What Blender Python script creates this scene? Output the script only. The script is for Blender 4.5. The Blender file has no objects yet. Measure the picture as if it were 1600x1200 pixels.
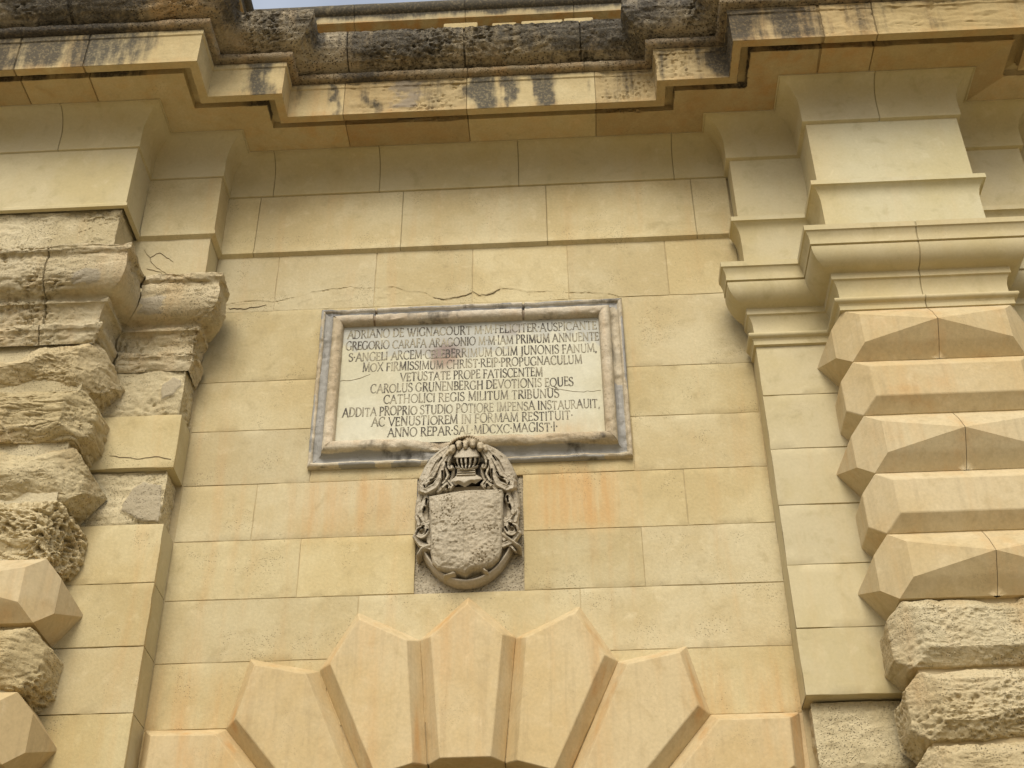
import bpy, bmesh, math, random
import numpy as np
from mathutils import Vector, Matrix

random.seed(7)
RNG = np.random.default_rng(11)
scene = bpy.context.scene
COL = scene.collection
R = math.radians

# ------------------------------------------------------------------ camera
cam_data = bpy.data.cameras.new("camera")
cam = bpy.data.objects.new("camera", cam_data)
COL.objects.link(cam)
yaw, pitch, roll = 0.04449569, 0.63087112, -0.01165865
f0 = Vector((0, math.cos(pitch), math.sin(pitch)))
u0 = Vector((0, -math.sin(pitch), math.cos(pitch)))
r0 = Vector((1, 0, 0))
rv = math.cos(roll) * r0 + math.sin(roll) * u0
uv = -math.sin(roll) * r0 + math.cos(roll) * u0
RZ = Matrix.Rotation(yaw, 3, 'Z')
rv, uv, fv = RZ @ rv, RZ @ uv, RZ @ f0
m = Matrix((rv, uv, -fv)).transposed().to_4x4()
m.translation = Vector((0.66, -8.0, 1.6))
cam.matrix_world = m
cam_data.sensor_fit = 'HORIZONTAL'
cam_data.sensor_width = 36.0
cam_data.lens = 36.0 * 2109.474 / 1600.0
cam_data.clip_start = 0.05
cam_data.clip_end = 2000
scene.camera = cam

# ------------------------------------------------------------------ light
SUN_EL, SUN_AZ = R(45), R(186)            # azimuth clockwise from +y: the sun stands before the wall
world = bpy.data.worlds.new("World")
scene.world = world
world.use_nodes = True
wn = world.node_tree
bg = wn.nodes["Background"]
sky = wn.nodes.new("ShaderNodeTexSky")
sky.sky_type = 'NISHITA'
sky.sun_disc = False
sky.sun_elevation = SUN_EL
sky.sun_rotation = SUN_AZ
sky.dust_density = 6.0
sky.air_density = 1.0
# thin bright cloud over most of the sky
wtc = wn.nodes.new("ShaderNodeTexCoord")
wno = wn.nodes.new("ShaderNodeTexNoise")
wno.inputs["Scale"].default_value = 2.2
wno.inputs["Detail"].default_value = 6
wn.links.new(wtc.outputs["Generated"], wno.inputs["Vector"])
wmr = wn.nodes.new("ShaderNodeMapRange")
wmr.inputs[1].default_value, wmr.inputs[2].default_value = .34, .62
wmr.inputs[3].default_value, wmr.inputs[4].default_value = .12, .68
wn.links.new(wno.outputs[0], wmr.inputs[0])
wmx = wn.nodes.new("ShaderNodeMix")
wmx.data_type = 'RGBA'
wn.links.new(wmr.outputs[0], wmx.inputs[0])
wn.links.new(sky.outputs[0], wmx.inputs[6])
wmx.inputs[7].default_value = (5.3, 5.8, 6.6, 1)
wn.links.new(wmx.outputs[2], bg.inputs[0])
bg.inputs[1].default_value = 0.12
sun_d = bpy.data.lights.new("sun", 'SUN')
sun_d.energy = 2.3
sun_d.angle = R(34)
sun_d.color = (1.0, 0.95, 0.86)
sun = bpy.data.objects.new("sun", sun_d)
COL.objects.link(sun)
sdir = Vector((math.sin(SUN_AZ) * math.cos(SUN_EL), math.cos(SUN_AZ) * math.cos(SUN_EL), math.sin(SUN_EL)))
sun.rotation_euler = sdir.to_track_quat('Z', 'Y').to_euler()
sun.location = (0, -10, 20)
scene.view_settings.view_transform = 'Standard'
scene.view_settings.look = 'None'
scene.view_settings.exposure = 0.12
scene.view_settings.gamma = 1.0


# ------------------------------------------------------------------ noise (numpy)
def _hash(ix, iy, iz, seed):
    n = (ix.astype(np.int64) * 374761393 + iy.astype(np.int64) * 668265263 + iz.astype(np.int64) * 2147483647 + seed * 974634777) & 0xFFFFFFFF
    n = ((n ^ (n >> 13)) * 1274126177) & 0xFFFFFFFF
    n = ((n ^ (n >> 16)) * 2246822519) & 0xFFFFFFFF
    n = n ^ (n >> 15)
    return (n & 0xFFFFFF) / float(0xFFFFFF)


def vnoise(P, seed=0):
    i = np.floor(P).astype(np.int64)
    f = P - i
    f = f * f * f * (f * (f * 6 - 15) + 10)
    out = 0
    for dx in (0, 1):
        for dy in (0, 1):
            for dz in (0, 1):
                w = (f[:, 0] if dx else 1 - f[:, 0]) * (f[:, 1] if dy else 1 - f[:, 1]) * (f[:, 2] if dz else 1 - f[:, 2])
                out = out + w * _hash(i[:, 0] + dx, i[:, 1] + dy, i[:, 2] + dz, seed)
    return out * 2 - 1


def fbm(P, octv=4, seed=0, gain=.5):
    s, a, t = 0, 1.0, 0
    for k in range(octv):
        s = s + a * vnoise(P * 2 ** k + 17.3 * k, seed + k)
        t += a
        a *= gain
    return s / t


def worley(P, seed=0):
    i = np.floor(P).astype(np.int64)
    best = np.full(len(P), 9.0)
    for dx in (-1, 0, 1):
        for dy in (-1, 0, 1):
            for dz in (-1, 0, 1):
                c = i + np.array([dx, dy, dz])
                px = c[:, 0] + _hash(c[:, 0], c[:, 1], c[:, 2], seed + 1)
                py = c[:, 1] + _hash(c[:, 0], c[:, 1], c[:, 2], seed + 2)
                pz = c[:, 2] + _hash(c[:, 0], c[:, 1], c[:, 2], seed + 3)
                best = np.minimum(best, (px - P[:, 0]) ** 2 + (py - P[:, 1]) ** 2 + (pz - P[:, 2]) ** 2)
    return np.sqrt(best)


def sstep(a, b, x):
    t = np.clip((x - a) / (b - a), 0, 1)
    return t * t * (3 - 2 * t)


# ------------------------------------------------------------------ materials
class NT:
    def __init__(self, name):
        self.m = bpy.data.materials.new(name)
        self.m.use_nodes = True
        self.t = self.m.node_tree
        self.b = self.t.nodes["Principled BSDF"]

    def n(self, typ, **kw):
        nd = self.t.nodes.new(typ)
        for k, v in kw.items():
            setattr(nd, k, v)
        return nd

    def l(self, a, b):
        self.t.links.new(a, b)

    def setin(self, sock, v):
        if hasattr(v, 'is_output') or isinstance(v, bpy.types.NodeSocket):
            self.l(v, sock)
        else:
            sock.default_value = v

    def math(self, op, a, b=0.0, clamp=False):
        nd = self.n("ShaderNodeMath", operation=op, use_clamp=clamp)
        self.setin(nd.inputs[0], a)
        self.setin(nd.inputs[1], b)
        return nd.outputs[0]

    def mix(self, fac, a, b, mode='MIX'):
        nd = self.n("ShaderNodeMix", data_type='RGBA', blend_type=mode)
        self.setin(nd.inputs[0], fac)
        self.setin(nd.inputs[6], a if not isinstance(a, tuple) else (*a, 1))
        self.setin(nd.inputs[7], b if not isinstance(b, tuple) else (*b, 1))
        return nd.outputs[2]

    def noise(self, vec, scale, detail=4, rough=.55, dist=0.0):
        nd = self.n("ShaderNodeTexNoise")
        self.l(vec, nd.inputs["Vector"])
        nd.inputs["Scale"].default_value = scale
        nd.inputs["Detail"].default_value = detail
        nd.inputs["Roughness"].default_value = rough
        nd.inputs["Distortion"].default_value = dist
        return nd.outputs[0]

    def map(self, vec, scale):
        nd = self.n("ShaderNodeMapping")
        self.l(vec, nd.inputs[0])
        nd.inputs[3].default_value = scale
        return nd.outputs[0]

    def ramp(self, x, a, b):
        nd = self.n("ShaderNodeMapRange", interpolation_type='SMOOTHSTEP')
        self.setin(nd.inputs[0], x)
        nd.inputs[1].default_value = a
        nd.inputs[2].default_value = b
        return nd.outputs[0]


def stone(name, a, b, fine=.16, pit=.5, bump=.35, bdist=.012, orange=.25, crust=(.072, .066, .054), grey=(.35, .305, .23), rough=.9, pitscale=60, pitmask=(.55, .68), drip=0.0):
    t = NT(name)
    tc = t.n("ShaderNodeTexCoord")
    P = tc.outputs["Object"]
    big = t.noise(P, 1.1, 5, .6)
    mid = t.noise(P, 7.0, 6, .62, .4)
    fin = t.noise(P, 48.0, 5, .6)
    grain = t.noise(P, 190.0, 2, .5)
    strk = t.noise(t.map(P, (7.0, 7.0, .55)), 1.0, 5, .62)
    strk2 = t.noise(t.map(P, (22.0, 22.0, 1.6)), 1.0, 4, .6)
    col = t.mix(t.ramp(big, .38, .62), a, b)
    dark = tuple(c * .80 for c in a)
    light = tuple(min(1, c * 1.12 + .015) for c in b)
    col = t.mix(t.math('MULTIPLY', t.ramp(mid, .52, .74), .55), col, dark)
    col = t.mix(t.math('MULTIPLY', t.ramp(mid, .46, .27), .5), col, light)
    # warm iron staining in soft streaks
    at = t.n("ShaderNodeAttribute", attribute_name="stain")
    sep = t.n("ShaderNodeSeparateColor")
    t.l(at.outputs["Color"], sep.inputs[0])
    om = t.math('MULTIPLY', t.ramp(strk, .5, .74), orange)
    om = t.math('ADD', om, t.math('MULTIPLY', sep.outputs[1], t.ramp(strk, .3, .66)), True)
    col = t.mix(om, col, (.52, .31, .12))
    if drip:
        col = t.mix(t.math('MULTIPLY', t.ramp(strk2, .5, .7), drip), col, (.17, .12, .07))
    # grain
    g = t.math('ADD', t.math('MULTIPLY', t.math('SUBTRACT', fin, .5), fine * 2.2), 1.0)
    g = t.math('ADD', g, t.math('MULTIPLY', t.math('SUBTRACT', grain, .5), fine * .8))
    gc = t.n("ShaderNodeCombineColor")
    for k in range(3):
        t.l(g, gc.inputs[k])
    col = t.mix(1.0, col, gc.outputs[0], 'MULTIPLY')
    # cement / grey patches
    gm = t.math('ADD', sep.outputs[2], t.math('MULTIPLY', t.math('SUBTRACT', mid, .5), .8))
    gm = t.math('MULTIPLY', t.ramp(gm, .42, .58), t.ramp(sep.outputs[2], .05, .3))
    col = t.mix(gm, col, grey)
    # black crust
    cn = t.math('ADD', t.math('MULTIPLY', strk2, .62), t.math('MULTIPLY', mid, .38))
    cm = t.math('ADD', t.math('MULTIPLY', sep.outputs[0], 1.0), t.math('MULTIPLY', t.math('SUBTRACT', cn, .5), 1.9))
    cm = t.math('MULTIPLY', t.ramp(cm, .12, .9), t.ramp(sep.outputs[0], .03, .3))
    cm = t.math('MULTIPLY', cm, t.math('SUBTRACT', 1.0, t.math('MULTIPLY', t.ramp(fin, .45, .70), .30)))
    col = t.mix(t.math('MULTIPLY', cm, .93), col, crust)
    # pits
    vo = t.n("ShaderNodeTexVoronoi")
    t.l(t.map(P, (1.0, 1.0, 1.25)), vo.inputs["Vector"])
    vo.inputs["Scale"].default_value = pitscale
    pm = t.math('MULTIPLY', t.ramp(vo.outputs["Distance"], .34, .12), t.ramp(t.noise(P, 3.2, 5, .65, .3), *pitmask))
    pm = t.math('MULTIPLY', pm, pit)
    col = t.mix(t.math('MULTIPLY', pm, .7), col, (.12, .085, .045))
    tt = t.n("ShaderNodeAttribute", attribute_name="tint")
    col = t.mix(1.0, col, tt.outputs["Color"], 'MULTIPLY')
    t.l(col, t.b.inputs["Base Color"])
    t.b.inputs["Roughness"].default_value = rough
    t.b.inputs["Specular IOR Level"].default_value = .25
    h = t.math('ADD', t.math('MULTIPLY', fin, .55), t.math('MULTIPLY', mid, .7))
    h = t.math('ADD', h, t.math('MULTIPLY', grain, .12))
    h = t.math('SUBTRACT', h, t.math('MULTIPLY', pm, .9))
    bp = t.n("ShaderNodeBump")
    bp.inputs["Strength"].default_value = bump
    bp.inputs["Distance"].default_value = bdist
    t.l(h, bp.inputs["Height"])
    t.l(bp.outputs[0], t.b.inputs["Normal"])
    return t.m


M = {}
M['ashlar'] = stone("ashlar limestone", (.485, .39, .20), (.545, .465, .27), orange=.26, pit=.8, pitmask=(.52, .63))
M['dressed'] = stone("dressed limestone", (.50, .42, .225), (.53, .46, .28), fine=.09, pit=.2, bump=.15, bdist=.006, orange=.10)
M['rusticated'] = stone("diamond cut limestone", (.52, .41, .22), (.555, .465, .285), fine=.15, pit=.35, bump=.2, bdist=.008, orange=.24, drip=.13)
M['eroded'] = stone("weathered limestone", (.45, .375, .215), (.55, .475, .30), fine=.24, pit=.9, bump=.75, bdist=.02, orange=.12, pitscale=70, pitmask=(.42, .58), grey=(.40, .345, .235))
M['cornice'] = stone("cornice limestone", (.49, .39, .205), (.54, .45, .26), fine=.16, pit=.5, bump=.4, orange=.2)
M['crown'] = stone("blackened limestone", (.34, .275, .17), (.41, .345, .23), fine=.3, pit=1.0, bump=.9, bdist=.03, orange=.2, pitscale=45, pitmask=(.36, .52))
M['carved'] = stone("carved grey limestone", (.415, .36, .26), (.49, .44, .335), fine=.26, pit=.6, bump=.5, bdist=.008, orange=.05, pitscale=90, pitmask=(.4, .6))
M['plate'] = stone("rough backing stone", (.38, .325, .22), (.47, .41, .295), fine=.32, pit=1.0, bump=.9, bdist=.02, orange=.05, pitscale=70, pitmask=(.35, .5))
M['frame'] = stone("veined marble", (.42, .355, .24), (.56, .50, .375), fine=.3, pit=.5, bump=.6, bdist=.012, orange=.12, grey=(.33, .32, .29), rough=.7, pitmask=(.5, .62))
M['slab'] = stone("inscribed marble", (.52, .485, .325), (.58, .555, .41), fine=.12, pit=.15, bump=.12, bdist=.004, orange=.10, grey=(.43, .425, .36), rough=.6)
M['mortar'] = stone("mortar", (.43, .345, .185), (.48, .39, .22), bump=.3)
M['ground'] = stone("paving stone", (.24, .195, .12), (.29, .245, .16), bump=.3)


def paint_mat():
    t = NT("worn letter paint")
    P = t.n("ShaderNodeTexCoord").outputs["Object"]
    n1 = t.noise(P, 7.5, 4, .6)
    n2 = t.noise(P, 60, 3, .6)
    w = t.ramp(t.math('ADD', t.math('MULTIPLY', n1, .72), t.math('MULTIPLY', n2, .28)), .40, .62)
    col = t.mix(t.math('MULTIPLY', w, .82), (.062, .052, .04), (.43, .385, .26))
    t.l(col, t.b.inputs["Base Color"])
    t.b.inputs["Roughness"].default_value = .8
    return t.m


M['paint'] = paint_mat()


def plain(name, c, rough=.95):
    t = NT(name)
    P = t.n("ShaderNodeTexCoord").outputs["Object"]
    col = t.mix(t.noise(P, 30, 4), tuple(x * .7 for x in c), c)
    t.l(col, t.b.inputs["Base Color"])
    t.b.inputs["Roughness"].default_value = rough
    return t.m


M['crack'] = plain("open crack", (.22, .165, .085))
M['hollow'] = plain("painted hollow shade", (.05, .04, .028))  # near-black colour stands in for the shade behind the helmet


# ------------------------------------------------------------------ objects
def thing(name, label, cat, loc):
    o = bpy.data.objects.new(name, None)
    COL.objects.link(o)
    o.location = loc
    o.empty_display_size = .2
    o["label"] = label
    o["category"] = cat
    return o


def link(name, me, mat, parent=None, sharp=None):
    me.materials.append(mat)
    o = bpy.data.objects.new(name, me)
    COL.objects.link(o)
    if parent is not None:
        o.parent = parent
        root = parent
        off = Vector(parent.location)
        while root.parent is not None:          # parts are modelled in place
            root = root.parent
        if parent is root:
            o.matrix_parent_inverse = Matrix.Translation(-off)
    n = len(me.polygons)
    me.polygons.foreach_set("use_smooth", np.ones(n, dtype=bool))
    if sharp is not None:
        me.set_sharp_from_angle(angle=R(sharp))
    return o


def attrs(me, tint=None, stain=None):
    n = len(me.vertices)
    for nm, v, d in (("tint", tint, 1.0), ("stain", stain, 0.0)):
        a = me.attributes.new(nm, 'FLOAT_COLOR', 'POINT')
        c = np.empty((n, 4), dtype=np.float32)
        c[:] = d
        c[:, 3] = 1
        if v is not None:
            c[:, :3] = v
        a.data.foreach_set("color", c.ravel())


def mesh(name, V, F, mat, parent=None, tint=None, stain=None, sharp=35):
    me = bpy.data.meshes.new(name)
    V = np.asarray(V, dtype=float)
    me.from_pydata(V.tolist(), [], [tuple(int(i) for i in f) for f in F])
    me.update()
    attrs(me, tint, stain)
    return link(name, me, mat, parent, sharp)


def bevel(o, w=.005, seg=2, ang=25):
    md = o.modifiers.new("worn edge", 'BEVEL')
    md.width = w
    md.segments = seg
    md.limit_method = 'ANGLE'
    md.angle_limit = R(ang)
    md.harden_normals = False
    return o


def vnormals(V, F):
    V = np.asarray(V)
    N = np.zeros_like(V)
    for sz in (3, 4):
        A = np.array([f for f in F if len(f) == sz])
        if len(A) == 0:
            continue
        if sz == 3:
            n = np.cross(V[A[:, 1]] - V[A[:, 0]], V[A[:, 2]] - V[A[:, 0]])
        else:
            n = np.cross(V[A[:, 2]] - V[A[:, 0]], V[A[:, 3]] - V[A[:, 1]])
        for k in range(sz):
            np.add.at(N, A[:, k], n)
    return N / np.maximum(np.linalg.norm(N, axis=1, keepdims=True), 1e-9)


def tint1(v=.05, warm=.03):
    g = 1 + random.uniform(-v, v)
    w = random.uniform(-warm, warm)
    return (g * (1 + w * .4), g, g * (1 - w * 1.6))


def erosion(P, seed, big=.02, layer=.008, pit=.02, pscale=22, mask=None, fine=.004):
    """signed displacement along the normal of an old, wind-eaten limestone face"""
    d = big * fbm(P * np.array([4, 4, 6]), 4, seed)
    wrp = P + .03 * np.stack([vnoise(P * 6, seed + 30), vnoise(P * 6, seed + 31), vnoise(P * 6, seed + 32)], 1)
    d = d - layer * (1 - np.abs(fbm(wrp * np.array([4, 4, 19]), 3, seed + 5))) ** 3
    w = worley(wrp * np.array([pscale, pscale, pscale * 1.5]), seed + 9)
    w2 = worley(wrp * np.array([pscale * 2.1, pscale * 2.1, pscale * 2.8]), seed + 19)
    pm = sstep(-.08, .38, fbm(P * 3.1, 3, seed + 14))
    if mask is not None:
        pm = pm * mask
    d = d - pit * pm * sstep(.52, .16, w) - pit * .45 * pm * sstep(.55, .2, w2)
    shelf = fbm(wrp * np.array([2.5, 2.5, 9]), 4, seed + 41) * 3.2
    fr = shelf - np.floor(shelf)
    d = d + min(.011, .9 * layer) * (sstep(.0, .18, fr) * (1 - .55 * fr) - .5)
    d = d + fine * fbm(P * 38, 3, seed + 21)
    return d


# ---- sweep of a moulding profile along a plan path ----
def sweep(path, prof, joints=None, du=.5, dp=None, gap=.0022, segs=None, tints=None):
    """path: plan points, outward is to the right of travel.  prof: (offset, height).
    joints: {segment: [distances]}.  Returns V, F, info (segment, s, profile index, stone id)."""
    path = [np.array(p, float) for p in path]
    joints = joints or {}
    pr = [np.array(prof[0], float)]
    for a, b in zip(prof[:-1], prof[1:]):
        a, b = np.array(a, float), np.array(b, float)
        k = 1 if dp is None else max(1, int(math.ceil(np.linalg.norm(b - a) / dp)))
        for i in range(1, k + 1):
            pr.append(a + (b - a) * i / k)
    pr = np.array(pr)
    nseg = len(path) - 1
    dirs, nrm, Ls = [], [], []
    for a, b in zip(path[:-1], path[1:]):
        L = np.linalg.norm(b - a)
        d = (b - a) / L
        dirs.append(d)
        nrm.append(np.array([d[1], -d[0]]))
        Ls.append(L)
    mit = []
    for i in range(nseg + 1):
        if i == 0:
            mit.append(nrm[0])
        elif i == nseg:
            mit.append(nrm[-1])
        else:
            mit.append((nrm[i - 1] + nrm[i]) / (1 + nrm[i - 1] @ nrm[i]))
    cols, meta = [], []
    stone_id = 0
    use = list(range(nseg)) if segs is None else segs
    for si in use:
        L = Ls[si]
        js = sorted(joints.get(si, []))
        ss = set(np.round(np.linspace(0, L, max(2, int(math.ceil(L / du)) + 1)), 5))
        for j in js:
            ss = {s for s in ss if abs(s - j) > gap * 2.4}
            ss |= {j - gap * 2, j - gap, j + gap, j + gap * 2}
        ss = sorted(ss)
        ta, tb = mit[si] @ dirs[si], mit[si + 1] @ dirs[si]
        for k, s in enumerate(ss):
            if k == 0 and si != use[0] and si - 1 in use:
                continue
            xs = np.empty(len(pr))
            for q, (o, h) in enumerate(pr):
                kx = [0] + js + [L]
                ky = [o * ta] + js + [L + o * tb]
                xs[q] = np.interp(s, kx, ky)
            pts = path[si] + xs[:, None] * dirs[si] + pr[:, :1] * nrm[si]
            cols.append(np.column_stack([pts, pr[:, 1]]))
            sid = (si, sum(1 for j in js if s > j))
            ing = any(abs(s - j) <= gap * 1.01 for j in js)
            meta.append((si, s, sid, ing))
    n, mI = len(pr), len(cols)
    V = np.concatenate(cols)
    F = []
    for i in range(mI - 1):
        for j in range(n - 1):
            F.append((i * n + j, (i + 1) * n + j, (i + 1) * n + j + 1, i * n + j + 1))
    tmap = {}
    T = np.empty((len(V), 3))
    G = np.zeros(len(V))
    for i, (si, s, sid, ing) in enumerate(meta):
        if sid not in tmap:
            tmap[sid] = (tints or {}).get(sid) or tint1()
        T[i * n:(i + 1) * n] = np.array(tmap[sid]) * (.72 if ing else 1)
        G[i * n:(i + 1) * n] = 1.0 if ing else 0.0
    J = np.tile(np.arange(n), mI)
    return V, F, T, G, J, pr


def sweep_obj(name, mat, parent, path, prof, joints=None, du=.5, dp=None, tints=None, disp=None, stain=None, sharp=30, groove=.007, gap=.0022, segs=None):
    V, F, T, G, J, pr = sweep(path, prof, joints, du, dp, gap, segs, tints)
    N = vnormals(V, F)
    D = -groove * G
    if disp is not None:
        D = D + disp(V, N)
    V2 = V + N * D[:, None]
    S = stain(V, N) if stain is not None else None
    return mesh(name, V2, F, mat, parent, T, S, sharp)


# plan of the front, left to right
AL, BL, AR, BR = .25, .615, .205, .565
XLi, XLo, XRi, XRo = -2.035, -2.625, 2.085, 2.65
XLo2, XLi2, XRo2, XRi2 = -3.80, -4.38, 3.815, 4.385
PLAN = [(-6.2, 0), (XLi2, 0), (XLi2, -AL), (XLo2, -AL), (XLo2, -BL), (XLo, -BL), (XLo, -AL), (XLi, -AL), (XLi, 0),
        (XRi, 0), (XRi, -AR), (XRo, -AR), (XRo, -BR), (XRo2, -BR), (XRo2, -AR), (XRi2, -AR), (XRi2, 0), (6.2, 0)]
SEG_LEFT_FRONT, SEG_WALL, SEG_RIGHT_FRONT, SEG_LI, SEG_RI = 4, 8, 12, 6, 10
ROWS = [9.44, 8.81, 8.236, 7.565, 7.12, 6.66, 6.21, 5.76, 5.31, 4.86, 4.41]


def arc(cx, cy, r, a0, a1, n=8):
    return [(cx + r * math.cos(R(a0 + (a1 - a0) * i / n)), cy + r * math.sin(R(a0 + (a1 - a0) * i / n))) for i in range(n + 1)]


# ------------------------------------------------------------------ ground
gv = [(-120, -240, 0), (120, -240, 0), (120, 60, 0), (-120, 60, 0)]
g = mesh("ground", gv, [(0, 1, 2, 3)], M['ground'])
g["kind"] = "structure"


# ------------------------------------------------------------------ ashlar helper
def stones_mesh(name, rects, y, mat, parent, gap=.006, depth=.03, step=.05, rough=.0018, stain=None, seed=0, tints=None, edge=.003, axis='y', sharp=30, disp=None, tv=(.055, .045)):
    """separate dressed stones (x0,x1,z0,z1) standing in one plane with open joints between them"""
    Vs, Fs, Ts = [], [], []
    base = 0
    for k, (x0, x1, z0, z1) in enumerate(rects):
        gx, gz = gap * random.uniform(.25, .8), gap * random.uniform(.3, .8)
        x0, x1, z0, z1 = x0 + gx, x1 - gx, z0 + gz, z1 - gz
        nx, nz = max(2, int((x1 - x0) / step)), max(2, int((z1 - z0) / step))
        xs = np.concatenate([[x0, x0 + edge], np.linspace(x0, x1, nx + 1)[1:-1], [x1 - edge, x1]])
        zs = np.concatenate([[z0, z0 + edge], np.linspace(z0, z1, nz + 1)[1:-1], [z1 - edge, z1]])
        X, Z = np.meshgrid(xs, zs)
        Y = np.full_like(X, random.uniform(-.0012, .0012))
        P = np.stack([X.ravel(), Y.ravel() + seed + k * 3.7, Z.ravel()], 1)
        Y = Y + (rough * fbm(P * 5, 3, seed)).reshape(X.shape)
        if disp is not None:
            Y = Y + disp(X.ravel(), Z.ravel()).reshape(X.shape)
        rim = np.zeros_like(X, bool)
        rim[0, :] = rim[-1, :] = True
        rim[:, 0] = rim[:, -1] = True
        Y[rim] += edge * .7
        wob = .0022 * vnoise(np.stack([X.ravel() * 9, Z.ravel() * 9, X.ravel() * 0 + k], 1), seed + 4).reshape(X.shape)
        X = X + np.where(rim, wob, 0)
        Z = Z + np.where(rim, wob, 0)
        n, mm = X.shape[1], X.shape[0]
        V = np.stack([X.ravel(), Y.ravel(), Z.ravel()], 1)
        F = [(j * n + i, j * n + i + 1, (j + 1) * n + i + 1, (j + 1) * n + i) for j in range(mm - 1) for i in range(n - 1)]
        # skirt into the joint
        loop = [i for i in range(n)] + [j * n + n - 1 for j in range(1, mm)] + [(mm - 1) * n + i for i in range(n - 2, -1, -1)] + [j * n for j in range(mm - 2, 0, -1)]
        b0 = len(V)
        V = np.concatenate([V, V[loop] + np.array([0, depth, 0])])
        for q in range(len(loop)):
            q2 = (q + 1) % len(loop)
            F.append((loop[q], b0 + q, b0 + q2, loop[q2]))
        Vs.append(V + np.array([0, y, 0]))
        Fs += [tuple(i + base for i in f) for f in F]
        Ts.append(np.tile((tints or {}).get(k) or tint1(*tv), (len(V), 1)))
        base += len(V)
    V = np.concatenate(Vs)
    T = np.concatenate(Ts)
    S = stain(V) if stain is not None else None
    if axis == 'x':
        V = V[:, [1, 0, 2]]
    return mesh(name, V, Fs, mat, parent, T, S, sharp)


def box(name, x0, x1, y0, y1, z0, z1, mat, parent=None, tint=None, bev=None):
    V = [(x, y, z) for z in (z0, z1) for y in (y0, y1) for x in (x0, x1)]
    F = [(0, 1, 5, 4), (1, 3, 7, 5), (3, 2, 6, 7), (2, 0, 4, 6), (4, 5, 7, 6), (2, 3, 1, 0)]
    o = mesh(name, V, F, mat, parent, tint)
    if bev:
        bevel(o, bev)
    return o


def row(z0, z1, joints, x0=XLi, x1=2.075, skip=()):
    xs = [x0] + list(joints) + [x1]
    return [(a, b, z0, z1) for a, b in zip(xs[:-1], xs[1:]) if not any(abs((a + b) / 2 - s) < .02 for s in skip)]


# ------------------------------------------------------------------ central wall
wall = thing("gate_wall", "flat wall of yellow limestone ashlar between the two projecting pilasters, around the inscription", "wall", (0, 0, 0))
rects = []
rects += row(7.565, 8.236, [-1.13, 1.13])
rects += row(7.12, 7.565, [-1.13, 1.14])
rects += row(6.66, 7.12, [-1.13, 1.155])
rects += row(6.21, 6.66, [-1.5, -.365, .37, 1.49], skip=(.0025,))
rects += row(5.76, 6.21, [-1.15, -.365, .37, 1.17], skip=(.0025,))
rects += row(5.31, 5.76, [-.73, .737])
rects += row(4.86, 5.31, [-.9, .9])
rects += [(XLi, -1.53, 4.41, 4.86), (1.53, 2.075, 4.41, 4.86)]


def wall_stain(V):
    S = np.zeros((len(V), 3))
    x, z = V[:, 0], V[:, 2]
    # rusty wash under the plaque, to both sides of the shield
    band = sstep(6.15, 6.3, z) * sstep(6.75, 6.6, z)
    S[:, 1] = .55 * band * sstep(.62, .2, np.abs(x + .75)) + .6 * band * sstep(.55, .15, np.abs(x - .72))
    S[:, 1] += .25 * sstep(5.3, 4.9, z) + .12 * sstep(5.8, 5.2, z)
    S[:, 2] = .25 * np.exp(-((x + .98) / .18) ** 2 - ((z - 7.5) / .5) ** 2)
    return S


stones_mesh("ashlar", rects, 0.0, M['ashlar'], wall, gap=.0045, stain=wall_stain, seed=1)
FLK = [(-2.03, 8.31), (-1.85, 8.33), (-1.7, 8.35), (-1.56, 8.33), (-1.52, 8.33), (-1.38, 8.37), (-1.2, 8.42), (-.98, 8.445), (-.77, 8.43), (-.62, 8.43), (-.5, 8.38), (-.36, 8.365),
       (-.31, 8.31), (-.22, 8.285), (-.05, 8.31), (.0, 8.34), (.06, 8.31), (.14, 8.32), (.22, 8.37), (.34, 8.36), (.44, 8.33), (.56, 8.33), (.67, 8.32), (.76, 8.30), (.9, 8.30), (1.05, 8.28), (1.15, 8.24), (2.1, 8.2)]


def flaking(x, z):
    """the lower face of the course over the plaque has scaled off"""
    P = np.stack([x, x * 0, z], 1)
    zb = np.interp(x, [p[0] for p in FLK], [p[1] for p in FLK]) + .014 * fbm(P * 22, 4, 611)
    lost = sstep(0, .005, zb - z)
    ridge = sstep(.02, .0, np.abs(zb - z)) * (zb < z)
    scab = sstep(.08, .16, fbm(P * np.array([7, 1, 11]), 4, 615))
    return lost * (.0036 - .003 * scab + .0012 * fbm(P * 30, 3, 617)) + .0045 * sstep(.005, .001, np.abs(zb - .004 - z)) * sstep(-.3, .1, fbm(P * 9, 2, 619)) - .001 * ridge


stones_mesh("ashlar", row(8.236, 8.81, [-1.54, -.76, .005, .75, 1.52]), 0.0, M['ashlar'], wall, gap=.0045, stain=wall_stain, seed=2, step=.0075, disp=flaking, sharp=25)
mw = [(-2.7, -.37, 3.9, 10.4), (.375, 2.75, 3.9, 10.4), (-.37, .375, 6.66, 10.4), (-.37, .375, 4.6, 5.76)]
V, F = [], []
for a, b, c, d in mw:
    n = len(V)
    V += [(a, .0055, c), (b, .0055, c), (b, .0055, d), (a, .0055, d)]
    F.append((n, n + 1, n + 2, n + 3))
mesh("mortar_bed", V, F, M['mortar'], wall)
# lower wall, below the picture: two jambs beside the passage
box("jamb", -2.03, -1.5, 0.01, 1.6, 0, 3.92, M['ashlar'], wall)
box("jamb", 1.5, 2.07, 0.01, 1.6, 0, 3.92, M['ashlar'], wall)
box("outer_wall", -6.2, XLo2 + .1, -AL + .004, .4, 0, 8.797, M['ashlar'], wall)
box("passage_back", -1.6, 1.6, 1.6, 1.75, 0, 4.8, M['mortar'], wall)


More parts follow.
